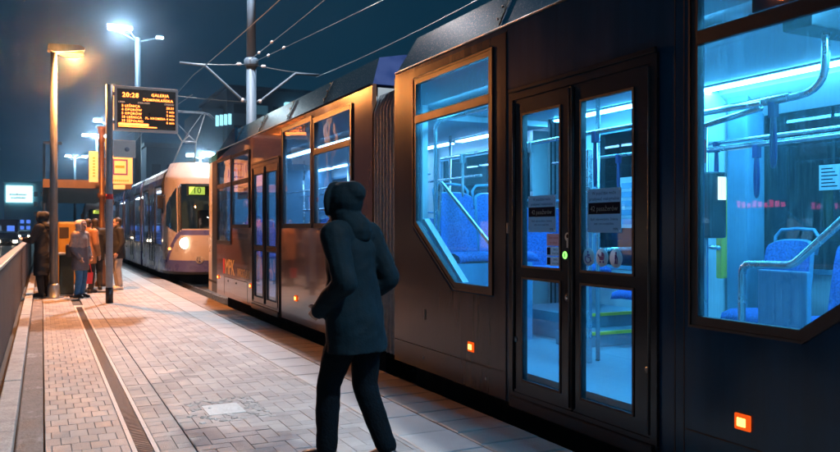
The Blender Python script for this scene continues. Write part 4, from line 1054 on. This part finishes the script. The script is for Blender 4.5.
def car2(y0, y1, first=False):
    wins = []; L_ = y1-y0
    dw = 1.35; d0 = y0+L_*.5-dw/2
    holes = [(y0+.25, d0-.2, .95, 2.72), (d0, d0+dw, .22, 2.55), (d0+dw+.2, y1-.25, .95, 2.72)]
    mb = MB().mat('tram_silver'); wall(mb, y0, y1, .62, 2.95, [(h[0], h[1], max(.62, h[2]), h[3]) for h in holes], XF, XF+.05)
    mb.mat('tram_violet'); wall(mb, y0, y1, ZS, .62, [(d0, d0+dw, .22, .62)], XF, XF+.05)
    mb.mat('tram_violet').box(XB-.05, XB, y0, y1, ZS, 2.95); mb.build('side_wall', None, T2)
    for h in (holes[0], holes[2]):
        f = MB().ringx(offset(hole_poly(h), -.012), .05, XF-.010, XF+.03).build('window', 'black', T2)
        MB().prismx(offset(hole_poly(h), -.011), XF+.006, XF+.010).build('pane', 'glass_door', f)
    for a, b in ((d0+.03, d0+dw/2-.01), (d0+dw/2+.01, d0+dw-.03)):
        m2 = MB(); wall(m2, a, b, .24, 2.53, [(a+.09, b-.09, .40, 2.42)], XF-.012, XF+.03); lf = m2.build('door_leaf', 'door_dark', T2)
        MB().box(XF, XF+.006, a+.08, b-.08, .39, 2.43).build('pane', 'glass_door', lf)
    MB().box(XF+.07, XB-.07, y0, y1, .31, .36).build('floor', 'floor_in', T2)
    MB().box(XF+.07, XB-.07, y0, y1, 2.75, 2.9).build('ceiling', 'lining', T2)
    MB().box(XF+.2, XB-.2, y0, y1, -.2, .115).build('underframe', 'under', T2)
    n = max(2, int(L_/1.5))
    for i in range(n):
        a = y0+i*L_/n+.15
        c = MB().cbox(XF+.40, XF+.56, a-.03, a+L_/n-.27, 2.725, 2.749, .008).build('ceiling_light', 'lining', T2)
        MB().cbox(XF+.42, XF+.54, a, a+L_/n-.3, 2.708, 2.724, .005).build('tube', 'led_in3', c)
    MB().box(XB-.12, XB-.06, y0, y1, .36, 2.75).build('far_wall_lining', 'lining', T2)
    for k in range(4):
        y = y0+L_*(k+.5)/4
        if abs(y-(d0+dw/2)) > .9: seat(T2, XF+.5, y, .9, '-y')
        pole(T2, [(XF+.95, y, .36), (XF+.95, y, 2.75)])
    prof = [(XF+.0, 2.952), (XF+.06, 3.12), (XF+.28, 3.30), (XF+.6, 3.36), (XB-.6, 3.36), (XB-.28, 3.30), (XB-.06, 3.12), (XB, 2.952)]
    MB().prismy(prof, y0, y1).build('roof', 'tram_cream' if first else 'tram_silver', T2)
def bell2(ya, yb):
    n = 6
    mb = MB()
    for i in range(n): 
        y = ya+(yb-ya)*i/n; mb.box(XF+.06+(.03 if i % 2 else 0), XB-.06, y, y+(yb-ya)/n, .16, 3.15)
    mb.build('bellows', 'rubber', T2)
car2(24.3, 29.4, True); bell2(29.42, 29.98); car2(30.0, 36.2); bell2(36.22, 36.78); car2(36.8, 43.0); bell2(43.02, 43.58); car2(43.6, 50)
# pantograph
pg = MB(); z0 = 3.42
pg.cbox(3.95, 4.95, 27.6, 28.4, 3.37, 3.50, .02)
base = pg.build('pantograph_base', 'galv', T2)
mb = MB()
for s in (-1, 1):
    mb.tube([(CXm+s*.40, 28.3, 3.50), (CXm+s*.22, 26.9, 4.35)], .028, 8)
    mb.tube([(CXm+s*.22, 26.9, 4.35), (CXm+s*.72, 28.0, 5.46)], .020, 8)
    mb.tube([(CXm+s*.22, 26.9, 4.35), (CXm-s*.60, 28.0, 5.44)], .010, 6)
mb.tube([(CXm-.24, 26.9, 4.35), (CXm+.24, 26.9, 4.35)], .026, 8); mb.tube([(CXm-.18, 26.9, 4.39), (CXm, 26.9, 4.55), (CXm+.18, 26.9, 4.39)], .02, 6)
mb.build('pantograph_arm', 'galv', T2)
mb = MB()
for y in (27.85, 28.15): mb.tube([(CXm-1.05, y, 5.28), (CXm-.85, y, 5.46), (CXm-.6, y, 5.50), (CXm+.6, y, 5.50), (CXm+.85, y, 5.46), (CXm+1.05, y, 5.28)], .018, 6)
mb.tube([(CXm-.72, 27.85, 5.48), (CXm-.72, 28.15, 5.48)], .015, 6).tube([(CXm+.72, 27.85, 5.48), (CXm+.72, 28.15, 5.48)], .015, 6)
mb.build('collector_head', 'mast', T2)
# a third tram further down the line: same kind, turned a little
def chop(o):
    return o
T3 = copy_tree(T2); T3.location = (3.75, 56.5, -.13); T3.rotation_euler = (0, 0, R(-2))
tag(T3, 'farthest tram seen beyond the shelter with only its pale rounded front showing', 'tram')

# ------------------------------------------------------------------ overhead line
def cat(p, q, sag, n=14):
    p, q = Vector(p), Vector(q); return [p.lerp(q, i/n)-Vector((0, 0, sag*4*(i/n)*(1-i/n))) for i in range(n+1)]
ms = thing('overhead_mast', 'tall pale grey overhead line mast with two bracket arms and floodlights on top', 'mast', (6.4, 26.35, -.25))
mb = MB().tube([(6.4, 26.35, -.25), (6.4, 26.35, 7.0)], [.19, .165], 16); mb.tube([(6.4, 26.35, 7.0), (6.4, 26.35, 12.6)], [.165, .12], 16); mb.build('shaft', 'mast', ms)
mb = MB().lathe([(.22, 6.95), (.24, 7.0), (.24, 7.16), (.20, 7.22)], (6.4, 26.35, 0), 18); mb.build('collar', 'mast', ms)
for s, L_ in ((-1, 2.35), (1, 2.4)):
    a = MB().tube([(6.4+s*.16, 26.35, 5.75), (6.4+s*.32, 26.35, 5.80), (6.4+s*1.55, 26.35, 6.84), (6.4+s*L_, 26.35, 6.86)], .045, 8).build('bracket_arm', 'mast', ms)
    MB().lathe([(.03, 0), (.06, .03), (.06, .10), (.03, .13)], (6.4+s*.30, 26.35, 5.72), 10).build('insulator', 'insul', a)
    MB().tube(cat((6.4+s*.2, 26.35, 7.0), (6.4+s*1.9, 26.35, 6.88), .03), .014, 6).build('stay', 'wire', a)
    MB().lathe([(.02, -.08), (.05, -.06), (.05, .06), (.02, .08)], (6.4+s*.42, 26.35, 6.99), 10, 'x').build('insulator', 'insul', a)
hd = MB().tube([(6.4, 26.35, 12.55), (4.9, 24.6, 12.75)], .05, 8).tube([(6.4, 26.35, 12.55), (7.6, 24.6, 12.75)], .05, 8).build('lamp_arm', 'mast', ms)
for x in (4.9, 7.6):
    h = MB().cbox(x-.25, x+.25, 24.2, 24.9, 12.70, 12.82, .03).build('floodlight', 'mast', ms)
    MB().box(x-.2, x+.2, 24.28, 24.82, 12.685, 12.698).build('lens', 'lamp_wh', h)
lamp('floodlight_bulb', 'SPOT', (4.9, 24.2, 12.6), 12500, (.92, .88, .92), ms, .25, R(150))
# the next mast of the row stands behind the viewer; its lamp lights the near paving
ms2 = copy_tree(ms); ms2.location = (7.45, -1.6, -.25); tag(ms2, 'overhead line mast of the same row standing behind the viewpoint', 'mast')
for ch in ms2.children:
    if ch.type == 'LIGHT': ch.data = ch.data.copy(); ch.data.energy = 11000; ch.data.color = (.86, .94, 1)

def wire(label, pts, r=.011):
    return tag(MB().tube(pts, r, 6, cap=True).build('overhead_wire', 'wire'), label, 'wire')
wire('contact wire held by the pantograph arm side bracket over the near track', cat((4.44, 90, 5.75), (4.44, 26.35, 6.45), .25)+cat((4.44, 26.35, 6.45), (4.44, -8, 6.45), .3)[1:])
wire('thin contact wire over the far track running from the right bracket arm', cat((8.7, 26.35, 6.78), (8.3, -4, 7.1), .5)+[])
wire('steep feeder wire climbing from the mast collar to the top edge', cat((6.3, 26.2, 7.12), (6.3, -2, 7.35), .1))
wire('second feeder wire leaving the mast collar more to the right', cat((6.5, 26.2, 7.1), (10.2, -2, 7.4), .1))
wire('contact wire end running past the display to the left bracket', cat((4.45, 26.35, 5.85), (4.1, 44, 6.4), .05))
wire('span wire crossing behind the display from the bracket to the left', cat((6.25, 26.3, 5.72), (2.4, 27.5, 6.05), .04))
for k, (f, nm) in enumerate(((.022, 0), (.048, 0), (.02, 1), (.042, 1))):
    p = Vector((6.3, 26.2, 7.12)).lerp(Vector((6.3, -2, 7.35)), f*2.1) if nm == 0 else Vector((6.5, 26.2, 7.1)).lerp(Vector((10.2, -2, 7.4)), f*2)
    p.z -= .02
    tag(MB().lathe([(.012, -.09), (.042, -.05), (.042, .05), (.012, .09)], p, 10, 'y').build('wire_insulator', 'insul'), 'pale bead insulator strung on a feeder wire beside the mast', 'insulator', 'insulators on the feeder wires')

# ------------------------------------------------------------------ street lamps
sl = thing('street_lamp', 'slim grey street lamp glowing orange at the railing', 'street lamp', (.22, 18, 0))
MB().tube([(.22, 18, 0), (.22, 18, 5.15)], [.088, .062], 16).build('pole', 'galv', sl)
MB().lathe([(.20, 0), (.20, .02), (.12, .035), (.12, .25), (.09, .30)], (.22, 18, 0), 16).build('base_flange', 'galv', sl)
h = MB(); h.prismy([(.10, 5.16), (.22, 5.12), (.48, 5.14), (.80, 5.20), (.82, 5.25), (.70, 5.31), (.12, 5.28)], 17.86, 18.14).build('lamp_head', 'galv', sl)
hd = sl.children[-1]
mb = MB(); mb.smooth = True
V = []; F = []
for i in range(7):
    for k in range(16):
        a = 2*math.pi*k/16; rr = math.cos(i/6*math.pi/2*.98); V.append((.55+.24*rr*math.cos(a), 18+.12*rr*math.sin(a), 5.135-.085*math.sin(i/6*math.pi/2)))
F = [(i*16+k, i*16+(k+1) % 16, (i+1)*16+(k+1) % 16, (i+1)*16+k) for i in range(6) for k in range(16)]
mb.add(V, F).build('lens', 'lamp_or', hd)
lamp('lamp_bulb', 'POINT', (.58, 18, 4.99), 2900, (1, .33, .075), sl, .10)

def flood_mast(label, x, y, h, heads, group=None, far=False):
    r = thing('floodlight_mast', label, 'floodlight mast', (x, y, -.3), group)
    MB().tube([(x, y, -.3), (x, y, h)], [.02*h*.9, .012*h], 10).build('pole', 'mast', r)
    for dx, dz, s, on in heads:
        a = MB().tube([(x, y, h-.3), (x+dx, y, h+dz)], .06, 6).tube([(x+dx, y, h+dz-.02), (x+dx*1.02, y-.1, h+dz+.02)], .05, 6).build('arm', 'mast', r)
        hh = MB().cbox(x+dx-s*.6, x+dx+s*.6, y-s*.2, y+s*.3, h+dz-.02, h+dz+.18*s/.5, .04).build('floodlight', 'mast', r)
        MB().cbox(x+dx-s*.5, x+dx+s*.5, y-s*.3, y-s*.2-.005, h+dz-.22*s, h+dz+.1*s, .02).build('lens', 'lamp_wh' if not far else 'lamp_wh_far', hh)
    if far: lamp('floodlight_bulb', 'POINT', (x, y-.6, h+.1), far, (.62, .87, 1), r, .3)
    return r
g = 'floodlight masts behind the trams'
r = flood_mast('nearest tall mast with three glaring white floodlights above the display', 6.7, 64, 16.2, [(-1.75, .55, .85, 1), (-.75, .65, .6, 1), (1.6, .2, .5, 1)], g)
lamp('floodlight_bulb', 'POINT', (5.4, 63.2, 16.6), 5000, (.62, .87, 1), r, .4)
flood_mast('twin headed white mast left of the ornate stop post', 6.2, 88, 12.6, [(-1.0, .1, .75, 1), (.9, .1, .6, 1)], g, 2500)
flood_mast('distant mast with three small white lamps in a row', 6.9, 118, 14.2, [(-1.5, .2, .75, 1), (-.5, .25, .6, 1), (1.3, .2, .75, 1)], g, 2500)
flood_mast('most distant mast with a pair of lamps lower down', 5.2, 150, 14.0, [(-1.1, .1, .8, 1), (1.6, .1, .8, 1)], g, 2500)
flood_mast('low twin floodlight mast showing over the roof of the waiting tram', 12.5, 70, 7.8, [(-.9, 0, .6, 1), (.75, .1, .85, 1)], g, 1800)
r = thing('street_lamp', 'unlit grey street lamp with a flat arm far along the railing', 'street lamp', (.1, 45, 0))
MB().tube([(.1, 45, 0), (.1, 45, 5.9)], [.09, .06], 10).build('pole', 'galv', r)
MB().cbox(.05, .95, 44.9, 45.1, 5.82, 5.98, .03).build('lamp_head', 'galv', r)

# ------------------------------------------------------------------ departure display on its pole
dp = thing('departure_display', 'orange LED departure board on a blue grey pole with a black foot', 'display', (1.18, 16.3, 0))
MB().tube([(1.18, 16.3, .30), (1.18, 16.3, 4.25)], .066, 18).build('pole', 'pole_blue', dp)
MB().tube([(1.18, 16.3, 0), (1.18, 16.3, .30)], .070, 18).build('foot', 'black', dp)
MB().lathe([(.068, 0), (.068, .10)], (1.18, 16.3, 2.02), 16).build('red_band', 'red', dp)
c = MB().cbox(1.26, 2.47, 16.28, 16.42, 3.37, 4.25, .02).build('cabinet', 'white_pl', dp)
MB().cbox(1.32, 2.42, 16.262, 16.279, 3.42, 4.19, .004).build('screen', 'screen', c)
MB().box(1.18, 1.28, 16.27, 16.33, 3.5, 3.56).box(1.18, 1.28, 16.27, 16.33, 4.05, 4.11).build('bracket', 'galv', dp)
mb = MB().mat('led_or'); yy = 16.259; XX = (1, 0, 0)
def led(t, x, z, s, al='LEFT', m_='led_or'): MB().text(t, (x, yy, z), XX, ZD, s, al, spacing=1.12, bold=.010).build('screen_line', m_, c)
led('20:28', 1.41, 4.03, .125); led('GALERIA', 2.12, 4.07, .078, 'CENTER'); led('DOMINIKAŃSKA', 2.08, 3.975, .070, 'CENTER')
rows = [('3 LEŚNICA', '20:31'), ('4 OPORÓW', '1 min'), ('5 OPORÓW', '3 min'), ('10 LEŚNICA', '4 min'), ('33 SĘPOLNO', '6 min')]
for k, (a, b) in enumerate(rows):
    z = 3.835-.073*k
    if k == 3: led('PL. KROMERA', 1.84, z, .056)
    led(a, 1.40, z, .064); led(b, 2.24, z, .060)
MB().box(1.34, 1.90, yy-.002, yy-.0005, 3.475, 3.520).build('ticker_bar', 'led_or', dp); MB().box(1.34, 2.06, yy-.002, yy-.0005, 3.445, 3.462).build('ticker_bar', 'led_or', dp)
for a, b in (('LINIA', 1.34), ('KIERUNEK', 1.70), ('ODJAZD', 2.20)): led(a, b, 3.915, .045, 'LEFT', 'led_pale')
pn = MB().cbox(1.25, 1.66, 16.27, 16.30, 2.84, 3.18, .008).build('plate', 'white_sign', dp)
MB().lathe([(.045, -.002), (.045, .002)], (1.50, 16.267, 3.0), 16, 'y').build('roundel', pmat('roundel_grey', (.35, .4, .5), .5), pn)

# ornate stop post with sign panels
sp = thing('stop_post', 'ornate brown iron stop post carrying cream timetable panels', 'post', (1.35, 21.1, 0))
MB().lathe([(.17, 0), (.17, .08), (.12, .14), (.10, .5), (.085, .55), (.085, 1.6), (.065, 1.64), (.06, 2.2), (.10, 2.24), (.10, 2.32), (.06, 2.36), (.055, 3.6), (.09, 3.66), (.06, 3.75), (.10, 3.9), (.12, 4.0), (.02, 4.02)], (1.35, 21.1, 0), 16).build('post_shaft', 'iron', sp)
MB().lathe([(.02, 0), (.10, .05), (.12, .12), (.10, .2), (.02, .24)], (1.52, 21.0, 2.0), 14).build('post_ball', 'iron', sp)
MB().tube([(1.35, 21.1, 2.2), (1.52, 21.0, 2.2)], .02, 8).build('ball_arm', 'iron', sp)
p1 = MB().cbox(1.05, 1.27, 21.07, 21.13, 2.60, 3.38, .02).build('sign_panel', 'cream_sign', sp)
mb = MB()
for k in range(7): mb.box(1.14, 1.19, 21.064, 21.069, 2.74+k*.075, 2.775+k*.075)
mb.build('print', 'orange_print', p1)
p2 = MB().cbox(1.44, 2.08, 21.07, 21.13, 2.57, 3.30, .02).build('sign_panel', 'cream_sign', sp)
mb = MB().mat('purple')
for a, b, c_, d in ((1.60, 1.96, 3.16, 3.2), (1.60, 1.96, 2.80, 2.84), (1.60, 1.64, 2.84, 3.16), (1.92, 1.96, 2.84, 3.16)): mb.box(a, b, 21.064, 21.069, c_, d)
mb.mat('orange_print').box(1.66, 1.88, 21.064, 21.069, 2.98, 3.04)
for k in range(8): mb.box(1.60+k*.05, 1.63+k*.05, 21.064, 21.069, 2.64, 2.68)
mb.build('print', None, p2)
MB().cbox(1.62, 1.90, 21.08, 21.12, 2.44, 2.55, .01).build('sign_tab', 'cream_sign', sp)
MB().cbox(1.43, 1.53, 21.07, 21.13, 3.42, 3.72, .01).build('sign_tab', 'cream_sign', sp)
mb = MB().tube([(1.05, 21.12, 3.2), (2.0, 21.12, 3.2)], .02, 6).tube([(1.05, 21.12, 2.7), (2.0, 21.12, 2.7)], .02, 6); mb.build('panel_bar', 'iron', sp)

# ------------------------------------------------------------------ shelter
sh = thing('tram_shelter', 'flat canopied tram shelter with a brown edge board and dark underside', 'shelter', (.9, 30, 0))
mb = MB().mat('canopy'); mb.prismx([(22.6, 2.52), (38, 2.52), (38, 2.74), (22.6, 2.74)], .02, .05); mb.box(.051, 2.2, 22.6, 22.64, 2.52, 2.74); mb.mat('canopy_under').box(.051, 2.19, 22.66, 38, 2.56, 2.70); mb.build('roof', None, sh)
for y in (24.2, 30, 36.5): MB().cbox(.16, .24, y-.04, y+.04, 0, 2.55, .005).build('post', 'galv', sh)
MB().box(.185, .215, 24.3, 24.9, .9, 2.5).build('advert_panel', 'blue_panel', sh)
MB().box(.19, .21, 30.1, 36.4, .3, 2.3).build('glass_panel', 'glass_tint', sh)

bn = thing('litter_bin', 'dark green litter bin with a steel lid beside the lamp pole', 'bin', (.40, 18.2, 0))
MB().cbox(.33, .62, 18.3, 18.62, .04, .88, .03).build('bin_body', 'bin', bn)
MB().cbox(.31, .64, 18.28, 18.64, .88, .93, .015).build('bin_lid', 'bin_lid', bn)
MB().cbox(.35, .60, 18.32, 18.60, 0, .04, .005).build('bin_foot', 'bin_lid', bn)
yb = thing('ticket_machine', 'yellow boxy ticket machine standing behind the waiting woman', 'ticket machine', (.75, 22.0, 0))
MB().cbox(.36, .84, 22.0, 22.5, .0, 1.62, .06).build('housing', 'yellow_box', yb)
mb = MB().mat('bag_dark').cbox(.40, .62, 21.985, 21.998, 1.2, 1.48, .004); mb.cbox(.66, .80, 21.985, 21.998, .8, 1.3, .004); mb.build('machine_panel', None, yb)

# ------------------------------------------------------------------ road side: cars and town
def car(label, x, y, rot, paint, front):
    r = thing('parked_car' if not front else 'car', label, 'car', (x, y, -.30), 'cars on the road beyond the railing'); ORG[r.name] = Vector()
    prof = [(-2.1, .30), (-2.12, .62), (-1.95, .82), (-1.25, .90), (-.6, 1.36), (.75, 1.42), (1.55, .95), (2.05, .88), (2.12, .55), (2.1, .30)]
    n = len(prof); V = []
    for sx in (-1, 1):
        for yy_, z in prof: V.append((sx*(.86 if z < 1 else .66), yy_, z))
    MB().add(V, [list(range(n)), list(range(2*n-1, n-1, -1))]+[(i, i+1, n+i+1, n+i) for i in range(n-1)]+[(n-1, 0, n, 2*n-1)]).build('body', paint, r)
    gl = MB()
    for sx in (-1, 1): gl.add([(sx*.875, -1.1, .93), (sx*.875, 1.35, .97), (sx*.69, .7, 1.36), (sx*.69, -.55, 1.31)], [(0, 1, 2, 3)])
    gl.add([(-.78, -1.26, .93), (.78, -1.26, .93), (.62, -.64, 1.35), (-.62, -.64, 1.35)], [(0, 1, 2, 3)]).add([(-.78, 1.58, .96), (.78, 1.58, .96), (.62, .80, 1.41), (-.62, .80, 1.41)], [(0, 1, 2, 3)])
    gl.build('windows', 'win_dark', r)
    for sx in (-1, 1):
        for yy_ in (-1.3, 1.3): MB().lathe([(.31, -.1), (.31, .1)], (sx*.80, yy_, .31), 14, 'x').build('wheel', 'rubber', r)
        MB().cbox(sx*.62-.16, sx*.62+.16, -2.16, -2.10, .58, .74, .02).build('headlight', 'head_wh' if front else 'tail_r', r)
    r.location = (x, y, -.30); r.rotation_euler = (0, 0, rot)
cs = [(-2.6, 74, 0, 'car_c', True, 'dark car with lit headlamps nearest along the railing road'), (-5.6, 84, .1, 'car_b', False, 'silver car with red tail lamps in the road traffic'), (-3.4, 96, 0, 'car_a', True, 'blue car with bright headlamps following the dark car'),
      (-8.2, 98, .2, 'car_c', False, 'black car with red lamps at the outer lane'), (-5.2, 112, 0, 'car_b', True, 'silver car facing us in the far traffic'), (-9.5, 120, .1, 'car_a', False, 'small blue car with red lamps far left'), (-2.2, 122, 0, 'car_a', True, 'distant blue car below the lit billboard'), (-7.0, 134, 0, 'car_c', False, 'farthest black car in front of the buildings')]
for x, y, ro, pt, fr, lb in cs: car(lb, x, y, ro, pt, fr)

def block_building(name, label, x0, x1, y0, y1, h, wallm, win=None, cat='building'):
    b = thing(name, label, cat, ((x0+x1)/2, y0, -.34))
    MB().box(x0, x1, y0, y1, -.34, h).build('wall', wallm, b)
    MB().box(x0-.3, x1+.3, y0-.3, y1+.3, h, h+.5).build('roof', wallm, b)
    if win:
        for (xa, xb, za, zb, m_) in win:
            f = MB().box(xa-.12, xa, y0-.08, y0-.002, za, zb).box(xb, xb+.12, y0-.08, y0-.002, za, zb).box(xa-.12, xb+.12, y0-.08, y0-.002, zb, zb+.12).build('window', wallm, b)
            MB().box(xa, xb, y0-.04, y0-.002, za, zb).build('pane', m_, f)
    return b
bb = block_building('office_building', 'teal lit building end with a glowing white billboard', -10.5, 4.5, 272, 292, 15.5, 'teal_wall',
    [(-2.3+q*1.9, -1.2+q*1.9, 2.0+k*3.1, 3.5+k*3.1, 'win_dark') for q in range(3) for k in range(4)]+[(-9.5+q*1.7, -8.4+q*1.7, 1.0+k*1.9, 2.1+k*1.9, 'win_lit') for q in range(4) for k in range(2)])
pb = MB().cbox(-10.0, -2.6, 271.4, 271.9, 9.4, 14.6, .1).build('billboard', 'board_lit', bb)
mb = MB()
for z, a, b in ((11.6, -9.0, -4.4), (10.6, -8.6, -4.6)):
    x = a
    while x < b: wd = random.uniform(.25, .5); mb.box(x, x+wd, 271.33, 271.39, z, z+random.uniform(.3, .5)); x += wd+.12
mb.build('billboard_print', 'board_mark', pb)
block_building('tower_block', 'dark blue tower block at the far left edge', -36, -12.5, 262, 290, 27, 'blue_wall', [(-33+q*2.6, -31.6+q*2.6, 4+k*2.9, 5.5+k*2.9, random.choice(('win_lit', 'win_dark', 'win_dark', 'shop_dim', 'win_warm'))) for q in range(8) for k in range(7)])
lb_ = block_building('low_building', 'low dark blue block behind the road traffic', -60, -6, 235, 245, 3.2, 'blue_wall', [(-58+q*3.1, -56.2+q*3.1, .5, 2.1, random.choice(('win_lit', 'shop_dim', 'win_dark', 'win_warm', 'win_lit'))) for q in range(17)])
# dark office block behind the tram, stepped outline
b3 = block_building('office_building', 'dark office block rising behind the near tram roof', 25, 62, 118, 140, 22.5, 'dark_wall', [(26+q*3.0, 28.2+q*3, 12.4+k*3.2, 13.8+k*3.2, random.choice(('win_dark', 'win_dark', 'win_dark', 'win_dim'))) for q in range(8) for k in range(3)])
MB().box(21.5, 24.6, 119, 135, -.34, 19.5).build('side_wing', 'dark_wall', b3)
rs = MB().cbox(33.6, 37.2, 116.6, 117.6, 17.4, 20.8, .1).build('rooftop_sign', 'board_top', b3)
for k in range(4): MB().cbox(23.2+k*.62, 23.66+k*.62, 117.3, 117.6, 16.6+k*.12, 18.2+k*.12, .05).build('lit_letter', 'board_top', b3)
block_building('low_building', 'lower dark block left of the office block behind the waiting tram', 12.8, 21, 112, 130, 12.6, 'dark_wall', [(13.5+q*2, 14.7+q*2, 8.6, 10.2, 'win_dark') for q in range(3)])
for k, (x, y, h_) in enumerate(((70, 95, 18), (95, 60, 16))): block_building('office_building', ('long dark block hidden behind the tram windows', 'dark corner block far to the side behind the tram')[k], x, x+40, y, y+30, h_, 'dark_wall')

# shop row across the road: its lit fronts mirror in the tram's glass and paint
sr = thing('shop_building', 'long dark shop building with lit fronts across the road beside the viewpoint', 'building', (-26, 34, -.34))
MB().box(-34, -20.5, 8, 62, -.34, 9.5).build('wall', 'dark_wall', sr)
MB().box(-34.3, -20.2, 7.7, 62.3, 9.5, 9.9).build('roof', 'dark_wall', sr)
for k in range(11):
    y = 10+k*4.7
    if k in (2, 6, 9): continue
    f = MB().box(-20.49, -20.40, y, y+3.2, -.1, 2.0).build('window', 'black', sr)
    MB().box(-20.39, -20.37, y+.1, y+3.1, .1, 1.9).build('pane', ('shop_lit', 'shop_lit_warm', 'shop_dim')[k % 3], f)
for k in range(11):
    for z in (4.2, 7.0):
        if (k*7+int(z)) % 3 == 0:
            f = MB().box(-20.49, -20.44, 10.5+k*4.7, 11.9+k*4.7, z, z+1.5).build('window', 'black', sr); MB().box(-20.43, -20.41, 10.6+k*4.7, 11.8+k*4.7, z+.1, z+1.4).build('pane', 'shop_dim', f)
b = MB().box(-20.49, -20.38, 30.6, 33.4, 2.25, 2.85).build('sign_board', 'black', sr)
MB().text('KFC', (-20.36, 32, 2.38), (0, 1, 0), ZD, .52, spacing=1.05, sx=1.3).build('sign_letters', 'neon_w', b)
b = MB().box(-20.49, -20.38, 21.6, 24.4, 2.2, 2.7).build('sign_board', 'black', sr)
mb = MB()
for k in range(9): mb.box(-20.37, -20.35, 21.8+k*.28, 21.98+k*.28, 2.32, 2.50+.06*(k % 3))
mb.build('neon_strip', 'neon_p', b)

# ------------------------------------------------------------------ air
hz = MB().box(-70, 110, -14, 300, -1.6, 31).build('haze', None)
m, nt, out = _nt('haze'); vp = nt.nodes.new('ShaderNodeVolumePrincipled'); vp.inputs['Color'].default_value = (.55, .70, .92, 1); vp.inputs['Density'].default_value = .0008; vp.inputs['Anisotropy'].default_value = .965
nt.links.new(vp.outputs[0], out.inputs['Volume']); hz.data.materials.clear(); hz.data.materials.append(m); tag(hz, kind='stuff')

# faint overcast glow as the one sun lamp
sun = bpy.data.lights.new('sun', 'SUN'); sun.energy = .02; sun.angle = R(20); sun.color = (.6, .8, 1)
so = bpy.data.objects.new('sun', sun); COL.objects.link(so); so.rotation_euler = (R(40), 0, R(200))
